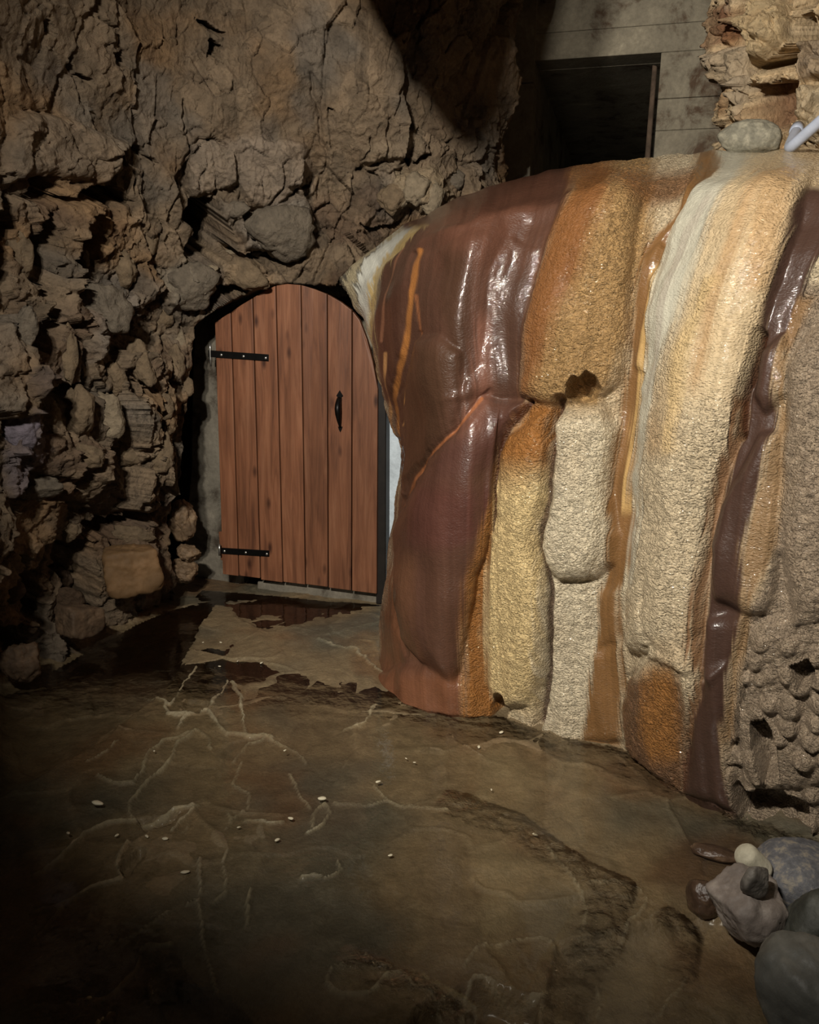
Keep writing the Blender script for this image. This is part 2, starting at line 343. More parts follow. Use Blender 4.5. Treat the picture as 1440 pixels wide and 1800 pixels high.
# ================================================================== STRUCTURE
# ------------------------------------------------------------------ left rock wall
PLAN = np.array([(-2.35, -1.0), (-2.28, 0.4), (-2.16, 1.6), (-1.98, 2.6), (-1.80, 3.36), (-1.60, 3.95), (-1.40, 4.36), (-1.05, 4.56),
                 (-0.62, 4.70), (-0.20, 4.80), (0.08, 4.86), (0.27, 4.98), (0.40, 5.40), (0.42, 6.0), (0.42, 6.6)])
NICHE = [(388, 545), (430, 522), (480, 503), (530, 501), (570, 508), (602, 506), (640, 540), (720, 560), (760, 1250), (330, 1250), (322, 1040), (298, 965), (316, 850), (336, 720), (346, 620), (354, 575)]
def build_left_wall():
    ta = np.concatenate([np.linspace(0, 3.2, 34)[:-1], np.linspace(3.2, 12.2, 740)[:-1], np.linspace(12.2, 14, 60)])
    zz = np.concatenate([np.linspace(-0.2, 3.45, 560)[:-1], np.linspace(3.45, 4.6, 40)])
    B = cr_spline(PLAN, ta)
    nu, nv = len(ta), len(zz)
    G = np.zeros((nu, nv, 3)); G[..., 0] = B[:, None, 0]; G[..., 1] = B[:, None, 1]; G[..., 2] = zz[None, :]
    tang = np.gradient(B, axis=0); nrm = np.stack([tang[:, 1], -tang[:, 0]], 1); nrm /= np.linalg.norm(nrm, axis=1, keepdims=True)
    # lean: bulges out at mid height, vaults over towards the roof
    z = zz[None, :]
    side = sstep(3.0, 6.6, ta)[:, None]
    bul = 0.10 * np.exp(-((z - 1.1) / 0.6) ** 2) * (1 - side) - 0.10 * np.exp(-((z - 0.15) / 0.3) ** 2) * (1 - side) + 0.16 * sstep(1.9, 3.6, z) + 0.9 * np.clip((z - 3.2) / 1.4, 0, 1) ** 2
    bul = bul + 0.10 * np.exp(-((ta[:, None] - 9.5) / 1.6) ** 2) * sstep(2.0, 2.9, z)
    G[..., 0] += nrm[:, None, 0] * bul; G[..., 1] += nrm[:, None, 1] * bul
    N = grid_normals(G); N *= np.sign((N * (CP - G)).sum(-1).mean())
    P = G.reshape(-1, 3); Nf = N.reshape(-1, 3); px, py = proj(P)
    crisp = 0.35 + 0.65 * sstep(250, 420, py + 0.12 * np.abs(px - 300))
    warp = P + 0.06 * np.stack([gnoise(P * 3.1, 1), gnoise(P * 3.1, 2), gnoise(P * 3.1, 3)], 1)
    A = np.array([1, 1, 0.62])
    h = 0.10 * fbm(P * 1.3, 3, 5)
    f1, f2, fa, r1 = worley(warp * A * 3.2, 11); h += 0.095 * fa * crisp + 0.03 * fa; e1 = f2 - f1
    warp2 = warp + 0.02 * np.stack([gnoise(P * 11, 21), gnoise(P * 11, 22), gnoise(P * 11, 23)], 1)
    f1, f2, fb, r2 = worley(warp2 * A * 8.0, 12); h += 0.045 * fb * crisp + 0.010 * fb; e2 = f2 - f1
    f1, f2, fc, r3 = worley((warp2 * np.array([1, 1, 0.8])) * 19.0, 13); h += 0.017 * fc * (0.3 + 0.7 * crisp); e3 = f2 - f1
    h += 0.014 * fbm(P * np.array([14, 14, 22]), 4, 31, 0.62) * (0.5 + 0.5 * crisp)
    _, _, fd, r4 = worley((warp2 + 0.006 * np.stack([gnoise(P * 40, 25), gnoise(P * 40, 26), gnoise(P * 40, 27)], 1)) * np.array([34, 34, 44.0]), 14); h += 0.0055 * fd * crisp
    h -= 0.030 * (1 - sstep(0.0, 0.07, e1)) * sstep(-0.1, 0.5, gnoise(P * 1.7, 41)) * crisp
    h -= 0.006 * (1 - sstep(0.0, 0.08, e2)) * crisp
    # ---- colour of the stone itself
    base = np.tile(lin(132, 113, 90), (len(P), 1))
    mixc(base, sstep(0.0, 0.5, fbm(P * 2.2, 3, 51)) * 0.75, lin(140, 109, 74))
    mixc(base, sstep(0.05, 0.5, fbm(P * 2.6 + 9, 3, 52)) * 0.7, lin(118, 109, 97))
    base *= (1 + 0.22 * r2 + 0.14 * r3)[:, None]
    mixc(base, sstep(0.1, 0.5, fbm(P * 3.4 + 4, 3, 53)) * 0.5 * crisp, lin(98, 72, 54))
    wx = px + 10 * gnoise(P * 9, 61) + 7 * gnoise(P * 24, 62); wy = py + 10 * gnoise(P * 9, 63) + 7 * gnoise(P * 24, 64)
    # ---- traced bulges (outline, thickness m, edge radius px, colour)
    for pts, T, r, c in [
        ([(330, 250), (440, 240), (540, 250), (560, 340), (500, 370), (440, 360), (420, 330), (340, 345), (325, 300)], 0.05, 40, (158, 142, 124)),
        ([(420, 385), (500, 352), (545, 345), (548, 415), (490, 450), (435, 435), (418, 410)], 0.09, 26, (146, 138, 126)),
        ([(380, 350), (430, 352), (448, 370), (415, 395), (388, 390)], 0.07, 16, (140, 128, 112)),
        ([(395, 462), (450, 455), (468, 480), (440, 505), (398, 498)], 0.07, 16, (170, 145, 112)),
        ([(280, 470), (325, 450), (375, 470), (385, 505), (345, 545), (290, 540)], 0.07, 26, (150, 140, 122)),
        ([(0, 210), (60, 190), (130, 215), (200, 240), (210, 305), (150, 318), (70, 310), (0, 330)], 0.09, 34, (140, 126, 108)),
        ([(625, 260), (735, 225), (752, 260), (700, 295), (640, 300)], 0.07, 24, (150, 132, 108)),
        ([(690, 300), (755, 290), (790, 340), (740, 375), (680, 360)], 0.06, 26, (178, 158, 126)),
        ([(130, 560), (215, 470), (235, 545), (200, 590), (140, 640)], 0.06, 30, (150, 140, 128)),
        ([(150, 690), (260, 690), (300, 750), (285, 840), (215, 900), (120, 880), (95, 780)], 0.10, 60, None),
        ([(205, 610), (260, 590), (330, 600), (335, 700), (290, 760), (230, 730)], 0.06, 50, None),
        ([(0, 720), (55, 710), (60, 800), (30, 870), (0, 880)], 0.06, 30, (126, 118, 128)),
        ([(0, 655), (40, 640), (85, 660), (70, 690), (0, 700)], 0.04, 20, (64, 54, 58))]:
        d = local(sd_poly, wx, wy, pts, 120); h += T * lobe(d, r)
        if c is not None: mixc(base, sstep(-8, 12, d) * 0.6, lin(*c))
    # ---- traced hollows and clefts (depth m)
    hole = np.zeros(len(P))
    for pts, T, r in [
        ([(342, 346), (374, 344), (396, 388), (412, 402), (420, 440), (398, 470), (358, 468), (326, 446), (340, 402), (322, 386)], 0.95, 10),
        ([(385, 430), (430, 445), (480, 440), (545, 408), (535, 425), (500, 452), (520, 460), (470, 470), (420, 460), (385, 462)], 0.16, 8),
        ([(340, 520), (395, 500), (480, 492), (420, 520), (375, 545), (335, 545)], 0.22, 10),
        ([(48, 312), (85, 308), (92, 345), (48, 350)], 0.22, 9),
        ([(110, 340), (160, 318), (195, 330), (220, 352), (150, 358), (112, 352)], 0.20, 9),
        ([(62, 375), (82, 372), (88, 460), (92, 560), (72, 565), (62, 470)], 0.14, 9),
        ([(72, 40), (85, 36), (92, 62), (78, 64)], 0.10, 5), ([(368, 66), (384, 70), (400, 96), (368, 98)], 0.12, 6),
        ([(345, 30), (370, 36), (400, 52), (392, 60), (355, 42)], 0.08, 5), ([(180, 92), (200, 88), (210, 120), (190, 118)], 0.06, 6),
        ([(128, 128), (150, 145), (148, 152), (128, 138)], 0.05, 4), ([(581, 190), (591, 190), (591, 199), (582, 198)], 0.06, 3),
        ([(220, 258), (235, 262), (270, 288), (268, 294), (228, 270)], 0.04, 3),
        ([(620, 388), (650, 402), (690, 392), (715, 380), (690, 402), (655, 412)], 0.08, 5),
        ([(0, 345), (230, 352), (215, 362), (100, 360), (0, 356)], 0.10, 7),
        ([(60, 690), (140, 668), (160, 700), (130, 715), (80, 710)], 0.10, 12), ([(130, 560), (115, 620), (100, 640), (112, 570)], 0.06, 8),
        ([(165, 735), (200, 770), (185, 850), (160, 830)], 0.05, 12), ([(240, 700), (255, 700), (262, 790), (245, 785)], 0.05, 7),
        ([(0, 595), (90, 560), (95, 600), (70, 625), (0, 612)], 0.08, 12), ([(120, 380), (180, 372), (170, 480), (135, 560), (105, 520)], 0.06, 14),
        ([(170, 920), (280, 880), (285, 905), (200, 945), (160, 950)], 0.14, 14), ([(120, 960), (175, 955), (180, 1080), (130, 1090)], 0.12, 14),
        ([(60, 1010), (90, 1000), (95, 1110), (70, 1120)], 0.12, 12), ([(0, 1110), (50, 1100), (60, 1180), (0, 1200)], 0.2, 16)]:
        d = local(sd_poly, wx, wy, pts, 60); k = lobe(d, r); hole = hole + T * k
    for pts, wd, T in [
        ([(440, 372), (490, 362), (520, 335), (548, 328)], 5, 0.05), ([(630, 300), (660, 285), (720, 282), (750, 270)], 6, 0.06), ([(500, 400), (560, 410), (600, 400)], 4, 0.03),
        ([(640, 285), (648, 260), (650, 240)], 4, 0.04), ([(160, 30), (190, 60), (196, 70)], 4, 0.05), ([(330, 255), (370, 245), (400, 250)], 5, 0.05),
        ([(220, 300), (225, 335)], 4, 0.05), ([(90, 470), (92, 560), (60, 600)], 8, 0.06), ([(320, 180), (330, 250), (322, 330), (350, 350)], 6, 0.04),
        ([(300, 700), (305, 640), (290, 600)], 5, 0.05), ([(210, 660), (225, 700), (240, 740)], 8, 0.08), ([(150, 590), (200, 595), (240, 585)], 5, 0.04),
        ([(180, 800), (230, 780), (270, 800)], 6, 0.05), ([(0, 880), (90, 870), (160, 900)], 8, 0.06), ([(545, 130), (560, 200), (575, 280), (560, 350)], 5, 0.03)]:
        d = local(sd_line, wx, wy, pts, 30); h -= T * (1 - sstep(0.3 * wd, wd, d))
    h *= sstep(-0.25, 0.02, P[:, 2]) * 0.7 + 0.3
    Pn = P + Nf * (h - 1.25 * hole)[:, None]; Pn[:, 2] += 0.55 * hole; Pn[:, 0] -= 0.5 * hole
    # the recess that the door stands in
    d = sd_poly(wx * 0.4 + px * 0.6, wy * 0.4 + py * 0.6, NICHE); rec = sstep(-6, 14, d)
    Pn[:, 1] += rec * 0.95; Pn[:, 0] -= rec * 0.55 * sstep(470, 350, px)
    base *= (1 - 0.35 * sstep(0.15, 0.5, fbm(P * 6 + 2, 3, 54)) * crisp)[:, None]
    base *= 0.74
    o = mesh_np('wall_left', Pn, grid_quads(nu, nv), M['rock'], colors=np.clip(base, 0.005, 0.9))
    return tag(o, 'rough tan limestone cave wall with chipped faces, dark clefts and a hollow above the door', kind='structure')
wall_left = build_left_wall()

# ------------------------------------------------------------------ single blocks standing out of the wall
def rock_mesh(name, size, seed, mat, angular=0.6, sub=5, rough=0.04, planes=14, boxy=False, col=None):
    bm = bmesh.new(); bmesh.ops.create_icosphere(bm, subdivisions=sub, radius=1.0)
    me = bpy.data.meshes.new(name); bm.to_mesh(me); bm.free()
    V = np.empty(len(me.vertices) * 3, np.float32); me.vertices.foreach_get('co', V); V = V.reshape(-1, 3).astype(float)
    rs = np.random.RandomState(seed); n = rs.normal(size=(planes, 3)); n /= np.linalg.norm(n, axis=1, keepdims=True)
    dist = rs.uniform(0.62, 0.95, planes)
    if boxy:
        n[:6] = np.array([(1, .1, .1), (-1, .1, 0), (.1, 1, 0), (0, -1, .1), (.1, 0, 1), (0, .1, -1.)]); n[:6] /= np.linalg.norm(n[:6], axis=1, keepdims=True); dist[:6] = 0.66; dist[6:] = rs.uniform(0.9, 1.1, planes - 6)
    dd = V @ n.T; r = np.where(dd > 0.05, dist / np.maximum(dd, 0.05), 9.0)
    k = 22.0; rc = -np.log(np.exp(-k * np.minimum(r, 2.0)).sum(1) + math.exp(-k * 1.05)) / k
    rad = (1 - angular) + angular * rc
    rad = rad + rough * fbm(V * 2.2 + seed, 4, seed) + rough * 0.5 * fbm(V * 8 + seed, 3, seed + 5)
    V = V * rad[:, None] * np.array(size)
    me.vertices.foreach_set('co', np.ascontiguousarray(V, np.float32).ravel()); me.update()
    if col is not None:
        a = me.color_attributes.new('Col', 'FLOAT_COLOR', 'POINT'); c4 = np.ones((len(V), 4), np.float32); c4[:, :3] = lin(*col) * (1 + 0.3 * fbm(V * 30, 3, seed))[:, None]; a.data.foreach_set('color', c4.ravel())
    me.polygons.foreach_set('use_smooth', np.ones(len(me.polygons), bool)); me.materials.append(mat)
    return me
def place(name, me, loc, rot=(0, 0, 0), parent=None):
    o = bpy.data.objects.new(name, me); COL.objects.link(o); o.location = Vector(loc); o.rotation_euler = rot
    if parent: o.parent = parent
    return o
def wall_rocks():
    me = wall_left.data; V = np.empty(len(me.vertices) * 3, np.float32); me.vertices.foreach_get('co', V); V = V.reshape(-1, 3).astype(float); px, py = proj(V)
    rs = np.random.RandomState(7); vd = (V - CP) @ CF
    G, T, W_, B_ = (104, 94, 80), (114, 97, 75), (136, 122, 100), (84, 66, 49)
    for x, y, a, b, c in [(490, 408, 52, 42, G), (418, 366, 20, 13, G), (432, 482, 38, 22, T), (336, 500, 48, 36, G), (150, 452, 9, 15, W_), (262, 430, 15, 20, T), (84, 425, 10, 26, W_), (94, 515, 9, 32, T), (44, 578, 18, 36, G), (30, 440, 22, 52, T),
                          (216, 796, 34, 24, T), (150, 800, 28, 20, T), (196, 728, 22, 40, W_), (250, 640, 20, 36, T), (318, 600, 9, 20, W_), (308, 636, 13, 26, T), (204, 668, 16, 26, T), (130, 730, 30, 44, T), (104, 1010, 20, 26, B_), (112, 1058, 28, 24, B_),
                          (66, 1064, 20, 34, B_), (22, 1040, 18, 20, B_), (230, 940, 36, 14, T), (330, 680, 9, 16, T), (292, 716, 13, 22, T), (285, 560, 20, 16, T), (180, 545, 42, 44, G), (215, 470, 26, 30, T), (120, 620, 14, 46, T), (60, 860, 46, 22, G),
                          (118, 930, 26, 18, T), (405, 445, 11, 6, W_), (372, 472, 10, 6, W_), (455, 447, 12, 5, G), (250, 850, 22, 24, T), (286, 800, 16, 34, T), (735, 330, 20, 26, W_), (762, 345, 16, 26, W_), (800, 318, 20, 16, G), (690, 350, 26, 22, T), (36, 740, 30, 44, (112, 104, 112))]:
        m_ = (np.abs(px - x) < 5) & (np.abs(py - y) < 5)
        if not m_.any(): continue
        i = np.where(m_)[0]; d0 = np.percentile(vd[i], 25); k = d0 / F_PX
        p = CP + (CF + CR * ((x - 720) / F_PX) - CU * ((y - 900) / F_PX)) * (d0 + 0.25 * k * min(a, b))
        sz = (a * k * 1.2, min(a, b) * k * 0.75, b * k * 1.2)
        place('rock', rock_mesh('rock', sz, rs.randint(1, 9999), M['rock'], 1.0, 4 if max(a, b) > 22 else 3, 0.17, 9, False, c), p, (rs.uniform(-.2, .2), rs.uniform(-.35, .35), rs.uniform(-.3, .3)), wall_left)
wall_rocks()

# ------------------------------------------------------------------ floor bed and water
RIMS = [([(250, 1210), (300, 1240), (330, 1195), (345, 1175)], 5), ([(290, 1238), (293, 1255), (318, 1258), (360, 1248), (392, 1215), (400, 1195)], 5),
        ([(405, 1200), (422, 1225), (425, 1250), (432, 1285)], 5), ([(314, 1275), (330, 1258), (362, 1250), (398, 1285), (440, 1288), (480, 1290)], 5),
        ([(288, 1298), (325, 1285), (345, 1280), (365, 1290), (370, 1310)], 4), ([(345, 1280), (312, 1300), (300, 1330), (275, 1350), (248, 1380), (230, 1405), (225, 1425), (240, 1440)], 6),
        ([(288, 1300), (260, 1320), (252, 1345), (235, 1370), (205, 1372), (170, 1362)], 5), ([(150, 1332), (185, 1320), (210, 1300)], 3),
        ([(240, 1440), (290, 1428), (330, 1418), (350, 1412)], 6), ([(350, 1412), (320, 1440), (300, 1460)], 5), ([(350, 1412), (330, 1445), (322, 1465)], 3),
        ([(240, 1438), (190, 1440), (150, 1460), (110, 1500), (60, 1530)], 6), ([(225, 1480), (205, 1520), (215, 1545)], 7), ([(215, 1545), (160, 1560), (100, 1590), (55, 1600)], 8),
        ([(110, 1590), (75, 1630), (55, 1650)], 6), ([(400, 1495), (392, 1520), (398, 1545), (398, 1565), (380, 1578)], 4), ([(350, 1510), (352, 1560), (350, 1610), (355, 1650), (370, 1700), (380, 1735)], 5),
        ([(330, 1590), (345, 1582), (350, 1600)], 5), ([(305, 1655), (265, 1655), (248, 1660), (240, 1690), (230, 1710), (190, 1745), (150, 1760)], 7),
        ([(200, 1775), (170, 1800)], 8), ([(265, 1735), (268, 1760)], 5), ([(410, 1330), (440, 1300), (470, 1290), (520, 1310), (538, 1330)], 4), ([(512, 1350), (520, 1380), (545, 1415)], 4),
        ([(552, 1430), (560, 1415), (572, 1408), (580, 1425), (570, 1445), (548, 1460), (538, 1465)], 5), ([(552, 1430), (548, 1450)], 4), ([(585, 1405), (640, 1414), (680, 1400), (660, 1375)], 3),
        ([(680, 1400), (715, 1415), (790, 1420)], 4), ([(405, 1440), (430, 1420), (438, 1390), (410, 1372)], 4), ([(400, 1425), (408, 1440), (398, 1455)], 4),
        ([(530, 1542), (555, 1540), (575, 1545), (598, 1530), (595, 1515)], 5), ([(640, 1675), (665, 1688), (690, 1690)], 5), ([(575, 1720), (600, 1738), (650, 1735), (680, 1705), (705, 1698), (722, 1712)], 7),
        ([(575, 1715), (585, 1695), (610, 1690)], 5), ([(815, 1755), (818, 1725), (835, 1708), (860, 1712), (900, 1735), (955, 1735)], 5),
        ([(820, 1690), (840, 1660), (900, 1645), (965, 1632), (978, 1650), (975, 1690)], 4), ([(960, 1480), (980, 1510), (1020, 1560), (1032, 1590), (1025, 1615)], 4),
        ([(1030, 1550), (1080, 1545), (1125, 1565), (1137, 1580), (1125, 1605), (1105, 1612)], 4), ([(1105, 1612), (1090, 1640), (1050, 1640)], 4), ([(1050, 1700), (1058, 1740), (1045, 1765)], 4),
        ([(1045, 1775), (1100, 1782), (1130, 1775)], 4), ([(1165, 1750), (1180, 1720), (1210, 1690)], 4), ([(560, 1130), (600, 1142), (625, 1150), (660, 1178), (690, 1195)], 3), ([(605, 1280), (640, 1270), (660, 1240)], 4),
        ([(430, 1440), (470, 1448), (500, 1442)], 4), ([(440, 1560), (432, 1628)], 5), ([(425, 1330), (408, 1370)], 3), ([(720, 1720), (745, 1725), (765, 1740), (790, 1755)], 5), ([(160, 1665), (240, 1640), (300, 1600)], 4)]
BASE = [(666, 1168), (712, 1225), (790, 1250), (880, 1258), (985, 1293), (1090, 1313), (1195, 1382), (1290, 1432), (1430, 1474), (1620, 1530)]
def nonuniform(lo, a, b, hi, n, k):
    return np.concatenate([np.linspace(lo, a, k)[:-1], np.linspace(a, b, n)[:-1], np.linspace(b, hi, k)])
def build_floor():
    xs = nonuniform(-4, -2.05, 1.55, 4, 520, 14); ys = nonuniform(-1.5, 1.35, 5.0, 7, 540, 14)
    X, Y = np.meshgrid(xs, ys, indexing='ij'); P = np.stack([X, Y, 0 * X], -1).reshape(-1, 3)
    px, py = proj(P)
    h = -0.010 + 0.026 * sstep(2.7, 3.9, P[:, 1] + 0.35 * P[:, 0]) - 0.02 * sstep(4.1, 4.6, P[:, 1]) + 0.022 * fbm(P * 1.6, 4, 201) + 0.007 * fbm(P * 7, 4, 202)
    sc = 0.5 + 0.5 * gnoise(P * 0.9, 203)
    f1, f2, fa, rid = worley(P * np.array([3.2, 3.2, 1]) + 0.35 * np.stack([gnoise(P * 5, 211), gnoise(P * 5, 212), 0 * h], 1), 205)
    e = f2 - f1; cellrim = (1 - sstep(0.02, 0.09, e)) * sstep(0.1, 0.6, gnoise(P * 1.9, 206) + 0.3)
    h += 0.006 * cellrim + 0.010 * fa * 0.5
    col = np.tile(lin(122, 106, 80), (len(P), 1))
    mixc(col, sstep(-0.1, 0.45, fbm(P * 1.5 + 3, 3, 221)) * 0.8, lin(84, 82, 70))
    mixc(col, sstep(0.05, 0.5, fbm(P * 2.1 + 7, 3, 222)) * 0.7, lin(108, 82, 56))
    col *= (1 + 0.15 * rid)[:, None]
    wx = px + 5 * gnoise(P * 14, 231) + 3 * gnoise(P * 40, 233); wy = py + 4 * gnoise(P * 14, 232) + 2 * gnoise(P * 40, 234)
    rim = 0.0 * h; gw = gnoise(P * 9, 251)
    for pts, wd in RIMS:
        d = local(sd_line, wx, wy, pts, 30); wd_ = wd * (0.5 + 0.4 * sstep(-0.4, 0.5, gw)); k = 1 - sstep(0.15 * wd_, wd_, d)
        rim = np.maximum(rim, k * (0.75 + 0.25 * (wd > 4)))
    h += 0.012 * rim; brk = np.clip(0.75 + 0.9 * gnoise(P * 8, 241), 0.15, 1)
    mixc(col, np.clip(rim, 0, 1) * brk * 0.8, lin(172, 162, 134)); mixc(col, cellrim * 0.12, lin(150, 138, 110))
    # hollows: in front of the sill, the pool by the stones, the little basins
    for pts, T, r in [([(405, 1062), (520, 1052), (560, 1085), (530, 1105), (470, 1118), (412, 1090)], 0.02, 20), ([(318, 1240), (330, 1230), (378, 1235), (350, 1256), (322, 1256)], 0.03, 8),
                      ([(235, 1432), (320, 1425), (300, 1448), (255, 1460)], 0.03, 8), ([(205, 1525), (245, 1490), (255, 1500), (225, 1540)], 0.03, 7),
                      ([(980, 1640), (1230, 1600), (1460, 1650), (1460, 1850), (900, 1850), (960, 1740)], 0.05, 60), ([(815, 1720), (860, 1715), (950, 1740), (950, 1830), (700, 1830), (730, 1760)], 0.08, 20),
                      ([(280, 1745), (310, 1720), (400, 1745), (470, 1830), (270, 1830)], 0.06, 20), ([(0, 1180), (120, 1130), (260, 1080), (380, 1060), (300, 1200), (180, 1300), (0, 1400)], 0.05, 60)]:
        d = local(sd_poly, wx, wy, pts, 80); k = lobe(d, r); h -= T * k
    d = local(sd_line, wx, wy, [(690, 1205), (760, 1255), (840, 1265)], 60); k = 1 - sstep(4, 26, d); mixc(col, k * 0.4, lin(150, 140, 112))
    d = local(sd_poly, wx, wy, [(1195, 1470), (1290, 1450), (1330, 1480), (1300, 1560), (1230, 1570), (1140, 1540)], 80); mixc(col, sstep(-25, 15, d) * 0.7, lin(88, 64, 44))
    P[:, 2] = h
    o = mesh_np('floor', P, grid_quads(len(xs), len(ys)), M['floor'], colors=np.clip(col, 0.004, 0.9))
    tag(o, 'brown wet cave floor with thin pale mineral rims', kind='structure')
    # shallow water over it
    xs = nonuniform(-3.5, -1.95, 1.5, 3.5, 350, 8); ys = nonuniform(-1, 1.4, 5.3, 6, 370, 8)
    X, Y = np.meshgrid(xs, ys, indexing='ij'); P = np.stack([X, Y, 0 * X], -1).reshape(-1, 3); px, py = proj(P)
    ch = np.zeros(len(P))
    for pts, r in [([(790, 1418), (900, 1455), (960, 1500), (1030, 1545), (1090, 1570), (1060, 1620)], 34), ([(1060, 1600), (1040, 1660), (1000, 1720), (980, 1780)], 60), ([(1170, 1620), (1200, 1640), (1190, 1700)], 30),
                   ([(620, 1700), (720, 1740), (800, 1790)], 40), ([(1290, 1440), (1400, 1480), (1440, 1470)], 30)]:
        d = local(sd_line, px, py, pts, 90); ch = np.maximum(ch, 1 - sstep(0.3 * r, r, d))
    P[:, 2] = 0.004 + 0.0012 * fbm(P * 5, 2, 301) + ch * (0.006 + 0.012 * fbm(P * 30, 3, 302))
    Q = grid_quads(len(xs), len(ys)); B = cr_spline(PLAN, np.linspace(0, 9.0, 60)); C = [at_z(x, y, 0.0) for x, y in BASE]
    shore = [(p[0] + 0.07, p[1] - 0.02) for p in B if p[1] < 4.45] + [(-1.25, 4.72), (-0.15, 4.5)] + [(p[0], p[1] - 0.01) for p in C] + [(C[-1][0] + 0.5, C[-1][1] - 0.36), (C[-1][0] + 1.3, C[-1][1] - 1.21), (C[-1][0] + 1.3, -1.0)]
    keep = sd_poly(P[:, 0], P[:, 1], shore) > -0.004; Q = Q[keep[Q].all(1)]; ids, inv = np.unique(Q, return_inverse=True)
    o = mesh_np('water', P[ids], inv.reshape(-1, 4), M['water'], attrs={'churn': ch[ids]})
    tag(o, 'thin clear water film lying over the cave floor', 'water', kind='stuff')
build_floor()

# ------------------------------------------------------------------ cave roof, with an unseen lump added to shade the upper wall and concrete
def build_ceiling():
    xs = np.linspace(-3.2, 3.6, 150); ys = np.linspace(-1.8, 6.9, 190)
    X, Y = np.meshgrid(xs, ys, indexing='ij'); P = np.stack([X, Y, 0 * X + 3.95], -1).reshape(-1, 3)
    d = sd_poly(P[:, 0] + 0.06 * gnoise(P * 3, 601), P[:, 1] + 0.06 * gnoise(P * 3, 602), [(-0.68, 2.45), (-0.16, 2.40), (0.0, 2.7), (-0.04, 3.05), (-0.42, 3.1), (-0.64, 2.9)])
    _, _, fa, r1 = worley(P * 2.2, 603)
    P[:, 2] -= sstep(-0.12, 0.12, d) * (0.72 + 0.40 * sstep(-0.64, -0.26, P[:, 0])) + 0.10 * fa + 0.10 * fbm(P * 1.2, 4, 604)
    col = np.tile(lin(150, 124, 94), (len(P), 1)) * (1 + 0.2 * r1)[:, None]
    tag(mesh_np('ceiling', P, grid_quads(len(xs), len(ys)), M['rock'], colors=col), 'rough limestone cave roof with an added lump to cast shade', kind='structure')
build_ceiling()

# ------------------------------------------------------------------ concrete wall with opening
YB, TANB = 6.05, math.tan(math.radians(15))
def on_back(px, py, off=0.0):
    d = ray(px, py); k = (YB + off + TANB * 0.8 - 0.0) / (d[1] + TANB * d[0]); return CP + d * k
NB = Vector((TANB, 1, 0)).normalized()
def back_wall():
    root = empty('wall_back', on_back(1050, 320)); tag(root, 'stained board-marked concrete wall with a dark rectangular opening', kind='structure')
    O = [on_back(940, 109), on_back(1160, 91), on_back(1148, 330), on_back(931, 330)]
    H = lambda p: p[2]
    # frame of wall coordinates: s along the wall, z up
    ex = Vector((NB[1], -NB[0], 0)); o0 = Vector(on_back(1050, 320)); o0.z = 0
    S = lambda p: (Vector(p) - o0).dot(ex)
    sl, sr = (S(O[0]) + S(O[3])) / 2, (S(O[1]) + S(O[2])) / 2; zt = (O[0][2] + O[1][2]) / 2
    s_min, s_max = S(on_back(770, 200)) - 0.3, S(on_back(1300, 200)) + 0.25
    P3 = lambda s, z, d=0.0: o0 + ex * s + Vector((0, 0, z)) + NB * d
    rnd = random.Random(4)
    def slab(name, s0, s1, z0, z1, proud=0.0, mat='concrete', dep=0.22, bv=0.003):
        bm = prism([P3(s0, z0, -proud), P3(s1, z0, -proud), P3(s1, z1, -proud), P3(s0, z1, -proud)], NB * (dep + proud)); bevel(bm, bv, 1)
        return obj_bm(name, bm, M[mat], root)
    # right of the opening: lifts of concrete with cold joints
    zs = [1.0, H(on_back(1200, 228)), H(on_back(1200, 172)), zt, H(on_back(1200, 40)), 4.9]
    for i in range(3): slab('concrete_lift', sr, s_max, zs[i] + 0.0012, zs[i + 1] - 0.0012, rnd.uniform(0, 0.012))
    for i in range(3, 5): slab('concrete_lift', sl - 0.02, s_max, zs[i] + 0.0012, zs[i + 1] - 0.0012, rnd.uniform(0, 0.015))
    sp = S(on_back(836, 200))
    for i, (a, b) in enumerate(((1.0, 2.5), (2.5, 3.2), (3.2, 4.9))): slab('concrete_lift', sp, sl, a + 0.003, b - 0.003, 0.004 * i)
    slab('concrete_pier', s_min, sp - 0.004, 1.0, 4.9, 0.06)
    # jamb board inside the opening and the passage behind
    jb = prism([P3(sr - 0.075, 1.0, 0.06), P3(sr - 0.03, 1.0, 0.06), P3(sr - 0.02, zt - 0.06, 0.06), P3(sr - 0.05, zt - 0.05, 0.06)], NB * 0.12); bevel(jb, 0.006, 1)
    obj_bm('jamb_board', jb, mat_plain('weathered_board', (92, 76, 62), 0.85, 0, 0.3, 18, 0.5), root)
    for nm, a, b, c, d, off, dep in (('passage_left', sl - 0.2, sl, 1.0, zt + 0.2, -0.22, 7.4), ('passage_right', sr, sr + 0.2, 1.0, zt + 0.2, -0.22, 7.4),
                                ('passage_roof', sl - 0.2, sr + 0.2, zt, zt + 0.2, -0.22, 7.4), ('passage_end', sl - 0.2, sr + 0.2, 1.0, zt + 0.2, -7.3, 7.5)):
        bm = prism([P3(a, c, -off), P3(b, c, -off), P3(b, d, -off), P3(a, d, -off)], NB * (dep + off if nm != 'passage_end' else 0.1))
        obj_bm(nm, bm, M['tunnel'], root)
    attach(root)
back_wall()

